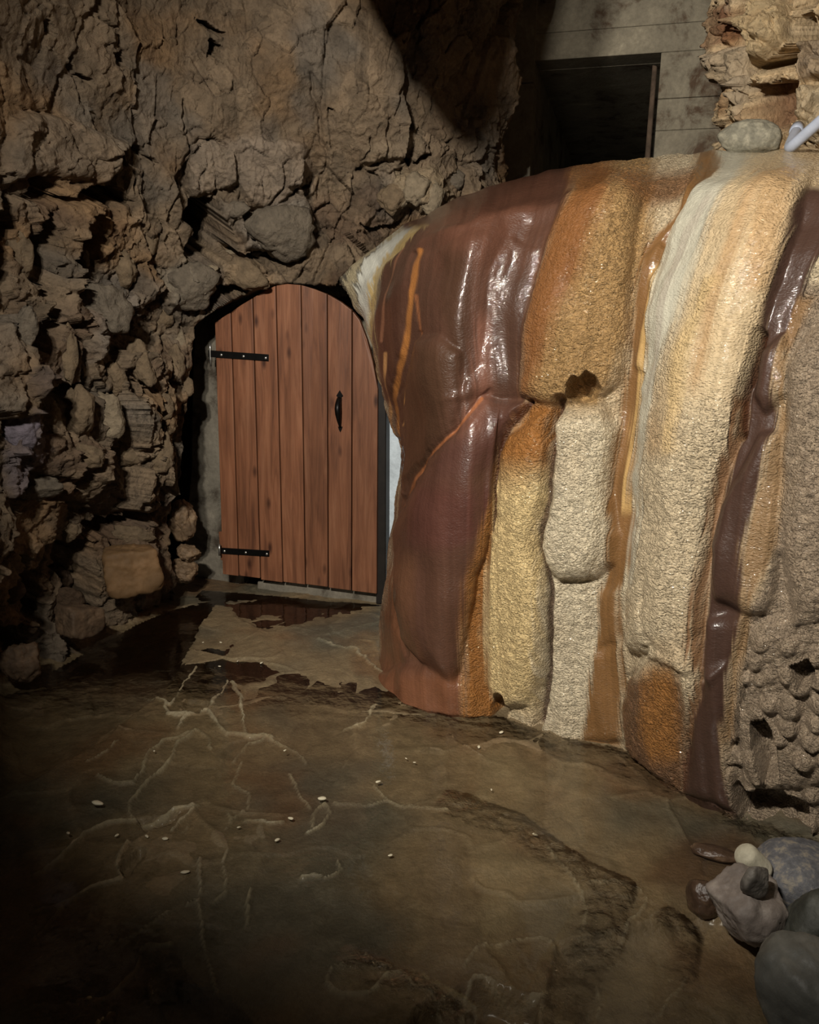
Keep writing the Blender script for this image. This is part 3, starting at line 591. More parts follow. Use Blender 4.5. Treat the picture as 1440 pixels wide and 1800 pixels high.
# ------------------------------------------------------------------ right rock wall (upper right)
def net_grid(net, nr, nc):
    net = np.asarray(net, float)
    a = cr_spline(net, np.linspace(0, net.shape[0] - 1, nr)); a = np.swapaxes(a, 0, 1)
    a = cr_spline(a, np.linspace(0, net.shape[1] - 1, nc)); return np.swapaxes(a, 0, 1)
def build_right_wall():
    rows = [(-260, 0.35), (-120, 0.15), (0, 0.0), (100, 0.02), (200, 0.05), (290, 0.08), (420, 0.0)]
    colsx = [(1268, 5.9), (1274, 5.3), (1285, 4.85), (1340, 4.62), (1400, 4.5), (1470, 4.35), (1600, 4.0), (1800, 3.2), (2300, 2.2)]
    net = [[at(x + (6 if j == 0 else 0), y, Y - dy * 0.6) for j, (x, Y) in enumerate(colsx)] for y, dy in rows]
    G = net_grid(net, 240, 420); N = grid_normals(G); N *= np.sign((N * (CP - G)).sum(-1).mean())
    P = G.reshape(-1, 3); Nf = N.reshape(-1, 3); px, py = proj(P)
    warp = P + 0.05 * np.stack([gnoise(P * 4, 1), gnoise(P * 4, 2), gnoise(P * 4, 3)], 1)
    f1, f2, fa, r1 = worley(warp * 4.5, 401); f1b, f2b, fb, r2 = worley(warp * 12, 402); _, _, fc, r3 = worley(warp * 26, 403)
    h = 0.08 * fa + 0.045 * fb + 0.014 * fc + 0.05 * fbm(P * 2, 3, 404) + 0.012 * fbm(P * 18, 3, 405)
    h -= 0.05 * (1 - sstep(0, 0.12, f2 - f1)) + 0.02 * (1 - sstep(0, 0.1, f2b - f1b))
    col = np.tile(lin(216, 190, 150), (len(P), 1)); mixc(col, sstep(0, 0.5, fbm(P * 4, 3, 411)) * 0.8, lin(168, 126, 84)); mixc(col, sstep(0.1, 0.5, fbm(P * 5 + 3, 3, 412)) * 0.6, lin(150, 140, 124))
    col *= (1 + 0.2 * r2 + 0.12 * r3)[:, None]
    wx = px + 6 * gnoise(P * 12, 421); wy = py + 6 * gnoise(P * 12, 422)
    for pts, T, r, c in [([(1300, 40), (1340, -20), (1395, 10), (1390, 75), (1350, 105), (1315, 112), (1318, 80)], 0.14, 20, (206, 182, 140)), ([(1278, 90), (1318, 78), (1312, 120), (1300, 215), (1280, 150)], 0.10, 12, (190, 172, 146)),
                         ([(1272, 10), (1300, 0), (1308, 60), (1275, 85)], 0.02, 10, (130, 82, 52)), ([(1412, 150), (1440, 155), (1500, 150), (1500, 260), (1420, 262), (1405, 200)], 0.12, 14, (200, 182, 150)),
                         ([(1402, 80), (1440, 70), (1500, 80), (1500, 140), (1410, 140)], 0.08, 12, (150, 130, 108))]:
        d = local(sd_poly, wx, wy, pts, 60); h += T * lobe(d, r); mixc(col, sstep(-5, 6, d) * 0.7, lin(*c))
    und = np.zeros(len(P))
    for pts, T, r, c in [([(1318, 112), (1350, 108), (1392, 82), (1396, 40), (1400, 20), (1440, 25), (1440, 60), (1405, 85), (1400, 130), (1350, 138), (1330, 130)], 0.5, 8, None),
                         ([(1310, 150), (1405, 140), (1402, 232), (1305, 236)], 0.16, 8, (124, 84, 56)), ([(1394, -20), (1440, -20), (1440, 20), (1400, 20)], 0.4, 8, None)]:
        d = local(sd_poly, wx, wy, pts, 60); k = lobe(d, r); h = np.where(k > 0, h * (1 - 0.6 * k), h); und = und + T * k
        if c is not None: mixc(col, k * 0.8, lin(*c))
    Pn = P + Nf * (h - 1.1 * und)[:, None]; Pn[:, 2] += 0.35 * und; Pn[:, 0] += 0.5 * und
    o = mesh_np('wall_right', Pn, grid_quads(*G.shape[:2]), M['rock'], colors=np.clip(col, 0.005, 0.9))
    tag(o, 'broken cream limestone wall with black hollows above the flowstone', kind='structure')
build_right_wall()

# ------------------------------------------------------------------ door recess: sill, post, plaster reveals
DN = Vector((math.tan(math.radians(14)), 1, 0)).normalized()          # door faces the camera, hinge side further away
D0 = Vector(at_z(662, 1044, 0.06))
def on_door(px, py, off=0.0):
    d = Vector(ray(px, py)); c = Vector(CP); k = ((D0 + DN * off) - c).dot(DN) / d.dot(DN); return c + d * k
def recess():
    bm = prism([on_door(345, 500, 0.16), on_door(418, 500, 0.16), on_door(428, 1050, 0.16), on_door(318, 1050, 0.16), on_door(322, 960, 0.16), on_door(335, 830, 0.16), on_door(338, 640, 0.16)], DN * 0.3); bevel(bm, 0.01, 1)
    tag(obj_bm('wall_recess', bm, M['plaster']), 'grey limewashed plaster strip behind the hinges of the door', kind='structure')
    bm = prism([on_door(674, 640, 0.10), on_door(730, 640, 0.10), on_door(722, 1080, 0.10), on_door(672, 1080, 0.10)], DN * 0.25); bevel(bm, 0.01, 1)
    tag(obj_bm('wall_reveal', bm, M['pale']), 'pale bluish strip between door post and flowstone', kind='structure')  # slab coloured pale bluish white all over
    bm = prism([on_door(664, 560, 0.02), on_door(679, 560, 0.02), on_door(678, 1062, 0.02), on_door(661, 1062, 0.02)], DN * 0.07); bevel(bm, 0.004, 1)
    tag(obj_bm('trim_1', bm, M['darkwood']), 'dark wet door post beside the flowstone', kind='structure')
    bm = prism([on_door(452, 1022, 0.06), on_door(668, 1030, 0.06), on_door(668, 1085, 0.06), on_door(452, 1085, 0.06)], DN * 0.3); bevel(bm, 0.012, 2)
    tag(obj_bm('trim_2', bm, M['plaster']), 'low grey concrete sill under the door', kind='structure')
    bm = prism([on_door(300, 420, 0.75), on_door(760, 420, 0.75), on_door(760, 1100, 0.75), on_door(300, 1100, 0.75)], DN * 0.1)
    tag(obj_bm('wall_passage', bm, M['tunnel']), 'dark passage behind the door', kind='structure')
recess()

# ------------------------------------------------------------------ the door
def build_door():
    root = empty('door_1', on_door(530, 1030)); tag(root, 'arched reddish plank door with black strap hinges and iron pull, set in the rock', kind='structure')
    top = [(377, 568), (391, 558), (405, 549), (424, 536), (444, 524), (465, 511), (485, 502), (505, 499), (529, 501), (552, 508), (575, 517), (598, 530), (619, 546), (632, 563), (645, 597), (655, 635), (661, 668), (665, 690)]
    ty = lambda x: float(np.interp(x, [p[0] for p in top], [p[1] for p in top]))
    XT = [376, 405, 444, 485, 529, 575, 619, 665]; XB = [392, 420, 458, 497.5, 537, 577, 618, 662]
    by = lambda x: 1010 + (x - 392) * 0.121
    rnd = random.Random(3)
    xi = lambda i, y: XT[i] + (XB[i] - XT[i]) * (y - 510) / 515.0
    for i in range(7):
        g0, g1 = (1.0 if i else 0), (1.0 if i < 6 else 0)
        yl, yr = ty(xi(i, 560) + g0), ty(xi(i + 1, 560) - g1)
        pl, pr = xi(i, yl) + g0, xi(i + 1, yr) - g1
        pts = [(pl, ty(pl))] + [p for p in top if pl + 2 < p[0] < pr - 2] + [(pr, ty(pr))]
        jb = rnd.uniform(-1.5, 1.5)
        pts += [(xi(i + 1, 1025) - g1, by(XB[i + 1]) + jb), (xi(i, 1020) + g0, by(XB[i]) + jb)]
        bm = prism([on_door(x, y, rnd.uniform(-0.0015, 0.0015)) for x, y in pts], DN * 0.034); bevel(bm, 0.0035, 2)
        obj_bm('plank', bm, M['wood'], root)
    for (a, b) in ((640, 690), (935, 985)):                            # ledges across the back
        bm = prism([on_door(384, a, 0.034), on_door(658, a, 0.034), on_door(658, b, 0.034), on_door(388, b, 0.034)], DN * 0.025); bevel(bm, 0.003, 1); obj_bm('ledge', bm, M['wood'], root)
    def box_at(x0, y0, x1, y1, hgt, f, th):
        return bevel(prism([on_door(x0, y0, f), on_door(x1, y1, f), on_door(x1, y1 + hgt, f), on_door(x0, y0 + hgt, f)], DN * th), 0.0015, 2)
    def dome(c, r, out):
        bm = bmesh.new(); bmesh.ops.create_uvsphere(bm, u_segments=12, v_segments=8, radius=r)
        q = DN.to_track_quat('Z', 'Y')
        for v in bm.verts: v.co.z *= out; v.co = q @ v.co + c
        return bm
    hinges = []
    for (x0, y0, x1, y1, hh, bolts) in ((366, 615.5, 472, 623, 12, [(389, 624), (428, 626.5), (467, 629.5)]), (389, 963, 473, 968, 10.5, [(394.5, 969), (432, 971.5), (469, 974)])):
        hb = obj_bm('hinge_strap', box_at(x0, y0, x1, y1, hh, -0.007, 0.007), M['iron'], root)
        for b in bolts: hinges.append((obj_bm('bolt', dome(on_door(b[0], b[1], -0.008), 0.0085, 0.6), M['bolt'], hb, True), hb))
        if x0 < 380:
            c = on_door(370, 622); z = Vector((0, 0, 1))
            hinges.append((obj_bm('hinge_pin', tube([c - z * 0.07, c - z * 0.03, c + z * 0.03, c + z * 0.06], [0.006, 0.008, 0.008, 0.006]), M['bolt'], hb, True), hb))
        else:
            c = on_door(386, 968); z = Vector((0, 0, 1))
            hinges.append((obj_bm('hinge_pin', tube([c - z * 0.03, c + z * 0.04], 0.007), M['bolt'], hb, True), hb))
    # iron pull: pointed plate, bowed grip, lower spear
    hp = obj_bm('handle', bevel(prism([on_door(x, y, -0.006) for x, y in [(597, 686), (603, 696), (600.5, 698), (601, 704), (593, 704), (594, 698), (591, 696)]], DN * 0.006), 0.001, 1), M['iron'], root)
    pth = [(597, 700, -0.006), (595.5, 705, -0.016), (594, 712, -0.034), (593.5, 719, -0.043), (594, 728, -0.040), (595.5, 738, -0.028), (597, 746, -0.014), (598, 751, -0.005)]
    hinges.append((obj_bm('grip', tube([on_door(*p) for p in pth], [0.014, 0.0155, 0.0165, 0.017, 0.0155, 0.012, 0.008, 0.006], 12), M['iron'], hp, True), hp))
    hinges.append((obj_bm('spear_tip', bevel(prism([on_door(x, y, -0.005) for x, y in [(594, 750), (602, 750), (600.5, 755), (598, 760), (595.5, 755)]], DN * 0.005), 0.001, 1), M['iron'], hp), hp))
    attach(root)
build_door()

# ================================================================== FLOWSTONE
TOPY = [4.58, 4.52, 4.28, 4.08, 3.90, 3.76, 3.66, 3.56, 3.42, 3.2]
FLOWNET = [  # columns from the door to the right: bottom .. top
    [(666, 1168), (673, 1060), (692, 920), (704, 790), (668, 668), (648, 580), (600, 490)],
    [(712, 1225), (702, 1060), (712, 910), (728, 780), (690, 620), (692, 490), (700, 405)],
    [(790, 1250), (785, 1050), (790, 880), (792, 720), (772, 570), (790, 430), (820, 343)],
    [(880, 1258), (875, 1060), (876, 870), (890, 700), (885, 560), (915, 415), (950, 305)],
    [(985, 1293), (960, 1070), (962, 880), (980, 710), (1000, 560), (1050, 400), (1100, 280)],
    [(1090, 1313), (1072, 1080), (1085, 890), (1110, 720), (1130, 560), (1175, 400), (1240, 268)],
    [(1195, 1382), (1170, 1110), (1190, 900), (1212, 730), (1245, 560), (1300, 400), (1370, 264)],
    [(1290, 1432), (1268, 1150), (1296, 920), (1325, 740), (1365, 560), (1425, 400), (1510, 262)],
    [(1430, 1474), (1405, 1180), (1425, 940), (1450, 750), (1490, 560), (1560, 400), (1660, 262)],
    [(1620, 1530), (1600, 1220), (1610, 960), (1640, 760), (1680, 560), (1760, 400), (1860, 262)]]
BATTER = [0, 0.015, 0.035, 0.06, 0.095, 0.135, 0.27, 1.0]
BATTER0 = [0, 0.22, 0.46, 0.62, 0.72, 0.82, 0.90, 1.0]
def build_flowstone():
    cols = []
    for ci, c in enumerate(FLOWNET):
        c = c[:6] + [(c[5][0] * 0.4 + c[6][0] * 0.6, c[5][1] * 0.4 + c[6][1] * 0.6)] + c[6:]       # the shoulder
        b = at_z(c[0][0], c[0][1], 0.0); y0, y1 = b[1], TOPY[ci]
        bt = BATTER0 if ci == 0 else [0.55 * p + 0.45 * q for p, q in zip(BATTER0, BATTER)] if ci == 1 else BATTER
        w_ = [at(px, py, y0 + (y1 - y0) * f) for (px, py), f in zip(c, bt)]; w_[0] = b
        low = b.copy(); low[2] = -0.16
        top = w_[-1]
        w_ = [low] + w_ + [top + np.array([0.02, 0.35, 0.0]), top + np.array([0.04, 0.9, -0.06]), top + np.array([0.05, 1.6, -0.3])]
        cols.append(w_)
    net = np.array(cols)                                                # columns x rows
    L0 = net[0]
    back1 = L0 + np.array([0.10, 0.22, 0]); back2 = L0 + np.array([0.32, 0.75, -0.02])
    E0 = net[-1]; ext1 = E0 + np.array([0.5, -0.35, 0]); ext2 = E0 + np.array([1.3, -1.2, 0])                # runs on out of view along the cave
    net = np.concatenate([back2[None], back1[None], net, ext1[None], ext2[None]], 0)
    nc, nr = 560, 610
    tr = np.concatenate([np.linspace(0, 1, 14)[:-1], np.linspace(1, 8.4, nr - 54), np.linspace(8.4, 11, 41)[1:]]); tc = np.concatenate([np.linspace(0, 1.6, 26)[:-1], np.linspace(1.6, 11, nc - 25), np.linspace(11, 13, 70)[1:]])
    a = cr_spline(net, tc); G = np.swapaxes(cr_spline(np.swapaxes(a, 0, 1), tr), 0, 1)   # (nc, nr, 3)
    N = grid_normals(G); N *= np.sign((N * (CP - G)).sum(-1).mean())
    P = G.reshape(-1, 3); Nf = N.reshape(-1, 3); px, py = proj(P)
    TC = np.repeat(tc, len(tr)); TR = np.tile(tr, len(tc)); Zr = 0 * TC
    front = sstep(8.9, 8.1, TR) * sstep(0.9, 1.7, TC)
    nx = gnoise(P * 7, 501); ny = gnoise(P * 7, 502); nf = gnoise(P * 22, 503)
    wx = px + 6 * nx + 2.5 * nf; wy = py + 7 * ny + 2.5 * gnoise(P * 22, 504)
    sA = gnoise(np.stack([TC * 4, TR * 0.35, Zr], 1), 511); sB = gnoise(np.stack([TC * 13, TR * 0.5, Zr + 3], 1), 512); sC = gnoise(np.stack([TC * 38, TR * 0.8, Zr + 7], 1), 513); sD = gnoise(np.stack([TC * 90, TR * 1.2, Zr + 9], 1), 514)
    # ---------------- relief
    h = 0.013 * sA * front + 0.0015 * sB * front + 0.020 * front * gnoise(np.stack([TC * 1.9, TR * 1.9, Zr + 21], 1), 515)
    for pts, T, r in [
        ([(1040, 200), (1180, 200), (1120, 380), (1105, 480), (1112, 600), (1090, 665), (1062, 696), (1030, 704), (985, 709), (945, 705), (922, 697), (925, 600), (950, 480)], 0.085, 34),
        ([(985, 728), (1058, 702), (1085, 760), (1072, 860), (1090, 940), (1082, 990), (1050, 1012), (985, 1018), (955, 985), (950, 930), (968, 860), (975, 770)], 0.11, 44),
        ([(910, 760), (968, 722), (968, 850), (950, 940), (957, 1010), (962, 1100), (950, 1200), (930, 1238), (880, 1240), (860, 1190), (852, 1100), (864, 980), (874, 880), (884, 800)], 0.085, 34),
        ([(850, 702), (932, 712), (880, 800), (868, 920), (838, 1010), (818, 1120), (800, 1190), (745, 1160), (714, 1120), (698, 1020), (702, 940), (725, 880), (780, 790)], 0.10, 52),
        ([(737, 600), (772, 592), (808, 622), (812, 700), (792, 770), (742, 850), (714, 872), (712, 780), (716, 690)], 0.06, 34),
        ([(655, 560), (690, 300), (780, 300), (738, 450), (728, 560), (708, 690), (712, 780), (700, 760), (670, 660)], 0.045, 30),
        ([(770, 440), (880, 380), (900, 460), (868, 520), (850, 690), (822, 700), (815, 620), (778, 585)], 0.012, 60),
        ([(866, 480), (900, 420), (945, 440), (930, 560), (922, 694), (800, 700), (852, 640)], 0.022, 44),
        ([(1115, 470), (1160, 430), (1158, 560), (1140, 650), (1118, 640)], 0.03, 18),
        ([(1055, 1040), (1092, 1030), (1086, 1128), (1050, 1132)], 0.03, 16), ([(1044, 1140), (1095, 1132), (1096, 1300), (1025, 1302)], 0.03, 20),
        ([(1150, 500), (1190, 400), (1260, 200), (1460, 200), (1400, 400), (1335, 590), (1308, 740), (1250, 890), (1238, 1040), (1228, 1120), (1240, 1180), (1170, 1150), (1108, 1140), (1118, 1000), (1128, 800), (1150, 640)], 0.10, 62),
        ([(1110, 1190), (1165, 1135), (1215, 1150), (1240, 1192), (1218, 1300), (1206, 1388), (1150, 1352), (1104, 1312), (1100, 1240)], 0.06, 28),
        ([(1340, 620), (1382, 590), (1385, 690), (1345, 722), (1332, 700)], 0.045, 18), ([(1272, 890), (1340, 760), (1380, 760), (1372, 960), (1350, 1070), (1318, 1078), (1262, 1050), (1258, 960)], 0.07, 30),
        ([(1245, 1090), (1310, 1080), (1296, 1150), (1262, 1190), (1240, 1180)], 0.035, 18), ([(1228, 1270), (1250, 1180), (1290, 1160), (1280, 1300), (1290, 1420), (1206, 1390)], 0.05, 24),
        ([(1392, 640), (1430, 580), (1560, 540), (1640, 700), (1640, 1050), (1400, 1090), (1372, 960), (1385, 760)], 0.10, 44),
        ([(1320, 1100), (1400, 1080), (1620, 1080), (1620, 1300), (1440, 1380), (1300, 1400), (1300, 1200)], 0.06, 40),
        ([(705, 1175), (760, 1170), (815, 1200), (880, 1245), (900, 1270), (700, 1270), (660, 1190)], 0.05, 24)]:
        d = local(sd_poly, wx, wy, pts, 80); h += 0.85 * T * lobe(d + 3, r * 1.25) * front * sstep(7.5, 6.2, TR)
    hg = h.reshape(len(tc), len(tr))
    for _ in range(4):                                                  # round the lobes off
        hg = 0.5 * hg + 0.25 * (np.roll(hg, 1, 0) + np.roll(hg, -1, 0)); hg = 0.5 * hg + 0.25 * (np.roll(hg, 1, 1) + np.roll(hg, -1, 1))
    h = hg.reshape(-1)
    for pts, wd, T in [
        ([(988, 705), (976, 745), (973, 800), (968, 850), (956, 920), (949, 960), (957, 1000), (965, 1040), (963, 1100), (960, 1180), (954, 1230), (945, 1275)], 10, 0.06),
        ([(938, 706), (905, 750), (882, 800), (876, 850), (872, 930)], 7, 0.035), ([(735, 450), (726, 540), (712, 640), (702, 700), (706, 770)], 6, 0.02), ([(738, 585), (724, 650), (716, 740)], 5, 0.018),
        ([(860, 690), (820, 740), (770, 800), (720, 860)], 7, 0.025), ([(1240, 290), (1215, 370), (1170, 430)], 8, 0.03), ([(1338, 590), (1328, 640), (1308, 720), (1300, 765)], 9, 0.05), ([(1300, 765), (1268, 850), (1250, 960), (1236, 1090), (1244, 1185)], 8, 0.035),
        ([(1105, 1190), (1140, 1170), (1160, 1130)], 6, 0.03), ([(1160, 1000), (1158, 1080), (1168, 1140)], 6, 0.025), ([(700, 940), (690, 1010), (700, 1100), (716, 1150)], 6, 0.025), ([(878, 1240), (884, 1220), (880, 1256)], 12, 0.10)]:
        d = local(sd_line, wx, wy, pts, 40); h -= (T if T > 0.045 else 0.45 * T) * (1 - sstep(0.2 * wd, 1.3 * wd, d)) * front
    hollow = np.zeros(len(P))
    for pts, T, r in [([(996, 702), (999, 680), (1008, 664), (1020, 668), (1030, 654), (1046, 662), (1058, 684), (1048, 700), (1022, 710)], 0.13, 11),
                      ([(1320, 1270), (1345, 1262), (1365, 1300), (1372, 1360), (1345, 1372), (1330, 1330)], 0.12, 12), ([(1390, 1165), (1425, 1150), (1440, 1190), (1410, 1210)], 0.10, 10), ([(1290, 1380), (1340, 1390), (1420, 1420), (1430, 1480), (1300, 1450)], 0.14, 16)]:
        d = local(sd_poly, wx, wy, pts, 50); k = lobe(d, r) * front; h -= T * k; hollow = np.maximum(hollow, k)
    # ---------------- mineral colours
    col = np.tile(lin(202, 184, 152), (len(P), 1)); rough = np.full(len(P), 0.9); part = np.zeros(len(P), int)
    NAMES = ['tan_flow', 'brown_sheet', 'cream_edge', 'orange_band', 'lower_orange_band', 'tan_column', 'caramel_stripe', 'white_stream', 'dark_stream', 'rust_patch', 'knobbly_flank', 'rough_curtain']
    bx = px + 6 * nx + 1.5 * nf + 9 * sB + 8 * sC + 4 * sD
    def band(rows, c, soft=8, ro=None, name=None, op=1.0, soft_y=12):
        ys = [r[0] for r in rows]; xl = np.interp(py, ys, [r[1] for r in rows]); xr = np.interp(py, ys, [r[2] for r in rows])
        m_ = sstep(xl - soft, xl + soft, bx) * sstep(xr + soft, xr - soft, bx) * sstep(ys[0] - soft_y, ys[0] + soft_y, wy) * sstep(ys[-1] + soft_y, ys[-1] - soft_y, wy) * op
        mixc(col, m_, lin(*c))
        if ro is not None: rough[:] = rough + (ro - rough) * np.minimum(m_ / max(op, 1e-3), 1)
        if name: part[m_ > 0.5 * op] = NAMES.index(name)
        return m_
    mixc(col, sstep(-0.1, 0.6, fbm(P * 3, 3, 521)) * 0.6, lin(210, 197, 168)); mixc(col, sstep(0.0, 0.6, fbm(P * 2.4 + 5, 3, 522)) * 0.5, lin(176, 136, 88))
    band([(240, 930, 1150), (330, 1010, 1150), (420, 985, 1145), (500, 960, 1120), (600, 950, 1110), (700, 930, 1060), (715, 930, 1050)], (170, 136, 90), 18, 1.0, 'rough_curtain')
    # far right flank
    band([(500, 1385, 1700), (640, 1382, 1700), (762, 1384, 1700), (900, 1375, 1700), (1000, 1350, 1700), (1080, 1318, 1700), (1200, 1296, 1700), (1340, 1278, 1700), (1600, 1290, 1700)], (160, 142, 120), 10, 1.25, 'knobbly_flank')
    band([(250, 1330, 1700), (330, 1310, 1700), (420, 1290, 1390), (560, 1270, 1345), (640, 1250, 1330)], (186, 160, 122), 20, 0.7, None, 0.7)
    # brown sheet and its bands
    band([(280, 830, 1020), (330, 790, 1010), (400, 700, 1000), (450, 690, 965), (500, 674, 948), (560, 660, 936), (620, 662, 926), (700, 676, 926), (712, 690, 940), (760, 700, 905), (800, 705, 884), (850, 706, 872), (900, 694, 862), (950, 686, 852), (1000, 680, 840), (1050, 674, 828), (1100, 668, 818), (1150, 660, 814), (1300, 640, 812)], (84, 58, 46), 11, 0.08, 'brown_sheet')
    band([(290, 880, 990), (360, 790, 960), (420, 740, 900), (470, 740, 880)], (92, 60, 46), 30, None, None, 0.7, 30)
    for rows, c, op in [([(440, 770, 830), (520, 775, 825), (600, 790, 820), (650, 795, 825)], (66, 46, 34), 0.8), ([(480, 880, 935), (560, 872, 935), (690, 868, 928)], (70, 50, 40), 0.75), ([(600, 735, 800), (680, 722, 808), (760, 716, 790), (850, 712, 745)], (74, 52, 38), 0.85),
                        ([(500, 690, 725), (600, 672, 708), (680, 680, 704), (740, 694, 712)], (74, 46, 36), 0.7), ([(720, 850, 925), (780, 800, 880), (840, 770, 830)], (82, 54, 46), 0.8), ([(850, 745, 860), (920, 745, 850), (960, 750, 800)], (84, 50, 44), 0.6),
                        ([(560, 835, 860), (700, 835, 862), (760, 800, 840)], (132, 90, 74), 0.5), ([(980, 700, 760), (1100, 706, 750), (1160, 720, 760)], (108, 74, 52), 0.6), ([(1000, 780, 838), (1120, 770, 816), (1190, 770, 812)], (84, 58, 44), 0.5), ([(1180, 670, 815), (1260, 690, 820)], (124, 80, 54), 0.7), ([(1000, 670, 700), (1180, 664, 712)], (116, 76, 50), 0.6)]:
        band(rows, c, 12, None, None, op, 24)
    band([(400, 676, 712), (430, 640, 672), (470, 600, 634), (500, 590, 624), (540, 612, 632), (580, 632, 646)], (176, 164, 134), 4, 0.3, 'cream_edge')
    band([(405, 700, 735), (430, 668, 698), (470, 634, 668), (500, 622, 657), (540, 630, 652), (580, 640, 654), (620, 648, 658), (680, 660, 668)], (212, 212, 200), 4, 0.12, 'cream_edge')
    band([(400, 722, 748), (430, 694, 720), (470, 662, 692), (500, 652, 675), (540, 648, 664), (580, 650, 662), (620, 654, 662), (680, 663, 670)], (196, 170, 112), 4, 0.12, 'cream_edge', 0.9)
    band([(430, 667, 671), (470, 632, 636), (500, 621, 626), (540, 627, 631)], (54, 50, 44), 2.5, None, None, 0.8)
    band([(420, 640, 662), (440, 622, 648), (470, 590, 613), (500, 580, 604), (530, 590, 614)], (84, 80, 74), 5, 0.9, None, 0.85)
    for pts, wd, c in [([(742, 440), (728, 530), (714, 620), (702, 700), (708, 765)], 3.6, (176, 116, 60)), ([(739, 590), (724, 655), (717, 745)], 2.6, (190, 138, 78)), ([(735, 520), (738, 590)], 2.5, (150, 96, 62)), ([(690, 620), (692, 720), (706, 800)], 2.5, (190, 140, 90)), ([(848, 700), (800, 760), (740, 840), (712, 900)], 3, (160, 100, 62)), ([(716, 440), (692, 520), (686, 600)], 2, (140, 96, 72))]:
        d = local(sd_line, px + 3 * nx, py, pts, 30); mixc(col, (1 - sstep(wd * 0.4, wd * 1.25, d)) * front * (0.75 + 0.3 * sC), lin(*c))
    # orange
    band([(280, 1010, 1085), (360, 1005, 1075), (420, 975, 1045), (480, 950, 1030), (540, 937, 1000), (600, 926, 980), (660, 926, 962), (702, 924, 950)], (126, 84, 48), 20, 0.35, 'orange_band')
    band([(300, 1080, 1240), (330, 1090, 1230), (360, 1100, 1180)], (128, 86, 50), 20, 1.1, None, 0.85, 20)
    band([(708, 934, 986), (740, 918, 978), (780, 894, 970), (820, 872, 962), (860, 868, 945), (900, 850, 920), (938, 838, 872), (1027, 817, 858), (1115, 814, 850), (1203, 812, 864), (1262, 812, 888)], (146, 98, 50), 12, 0.55, 'lower_orange_band')
    band([(840, 880, 968), (900, 872, 955), (960, 866, 952), (1040, 858, 962), (1120, 850, 962), (1200, 860, 955), (1240, 880, 945)], (230, 203, 148), 12, 1.0, 'tan_column', 1.0, 48)
    band([(735, 975, 1090), (850, 968, 1078), (930, 950, 1090), (1020, 955, 1085), (1300, 945, 1030)], (226, 212, 182), 8, 0.95, None, 0.75)
    # caramel, white, dark streams
    band([(262, 1225, 1270), (300, 1222, 1262), (349, 1205, 1246), (383, 1184, 1208), (435, 1131, 1180), (487, 1117, 1160), (555, 1114, 1157), (624, 1110, 1147), (693, 1091, 1131), (762, 1086, 1122), (831, 1077, 1121), (885, 1070, 1115), (930, 1082, 1122), (990, 1074, 1108), (1042, 1054, 1092), (1130, 1048, 1088), (1200, 1037, 1098), (1315, 1020, 1092)], (118, 86, 52), 7, 0.12, 'caramel_stripe')
    band([(470, 1150, 1166), (560, 1140, 1152), (640, 1126, 1140), (760, 1106, 1118), (900, 1096, 1110)], (210, 176, 116), 4, None, None, 0.6)
    band([(255, 1265, 1330), (314, 1262, 1310), (366, 1227, 1294), (435, 1183, 1263), (487, 1166, 1256), (555, 1160, 1228), (624, 1150, 1195), (693, 1134, 1180), (762, 1127, 1166), (831, 1123, 1156), (900, 1120, 1150), (972, 1110, 1143), (1030, 1106, 1136)], (182, 178, 160), 11, 0.18, 'white_stream')
    band([(250, 1310, 1420), (366, 1290, 1390), (435, 1262, 1372), (555, 1226, 1340), (640, 1205, 1326), (720, 1180, 1308)], (184, 164, 130), 16, 0.35, None, 0.8, 40)
    band([(300, 1340, 1362), (435, 1300, 1322), (555, 1262, 1284), (690, 1236, 1256)], (168, 132, 90), 10, None, None, 0.6, 30)
    band([(366, 1262, 1280), (435, 1222, 1240), (555, 1190, 1202), (700, 1158, 1168)], (160, 150, 136), 6, None, None, 0.6)
    band([(500, 1268, 1292), (560, 1245, 1262), (624, 1215, 1238), (728, 1204, 1226), (800, 1196, 1214)], (200, 172, 122), 10, 0.5, None, 0.7)
    band([(300, 1330, 1400), (360, 1345, 1400), (440, 1330, 1376), (520, 1325, 1350)], (170, 136, 94), 14, 0.4, None, 0.7)
    band([(330, 1420, 1560), (418, 1385, 1470), (452, 1374, 1440), (487, 1361, 1424), (555, 1344, 1405), (590, 1334, 1384), (624, 1329, 1369), (693, 1311, 1365), (762, 1304, 1365), (831, 1282, 1348), (885, 1273, 1336), (955, 1259, 1315), (1025, 1248, 1315), (1077, 1241, 1308), (1130, 1234, 1297), (1182, 1243, 1287), (1270, 1224, 1280), (1340, 1208, 1276), (1440, 1206, 1300)], (66, 48, 40), 6, 0.06, 'dark_stream')
    band([(700, 1298, 1312), (762, 1290, 1305), (831, 1268, 1284), (885, 1252, 1273), (955, 1243, 1260), (1060, 1224, 1242), (1130, 1222, 1236), (1180, 1238, 1246), (1300, 1212, 1222)], (112, 78, 50), 5, 0.2, None, 0.9)
    band([(520, 1404, 1440), (590, 1383, 1405), (624, 1368, 1384), (693, 1365, 1383), (762, 1365, 1387), (831, 1348, 1384), (900, 1334, 1378), (955, 1315, 1368), (1025, 1313, 1336), (1077, 1306, 1322), (1200, 1286, 1300), (1300, 1278, 1292)], (120, 92, 60), 9, 0.3, None, 0.9)
    band([(1180, 1108, 1215), (1240, 1102, 1222), (1320, 1108, 1215), (1400, 1150, 1210)], (100, 62, 34), 12, 0.9, 'rust_patch', 0.9, 20)
    band([(1160, 1150, 1205), (1220, 1158, 1208), (1280, 1150, 1205), (1330, 1165, 1205)], (164, 112, 56), 16, None, None, 0.8, 20)
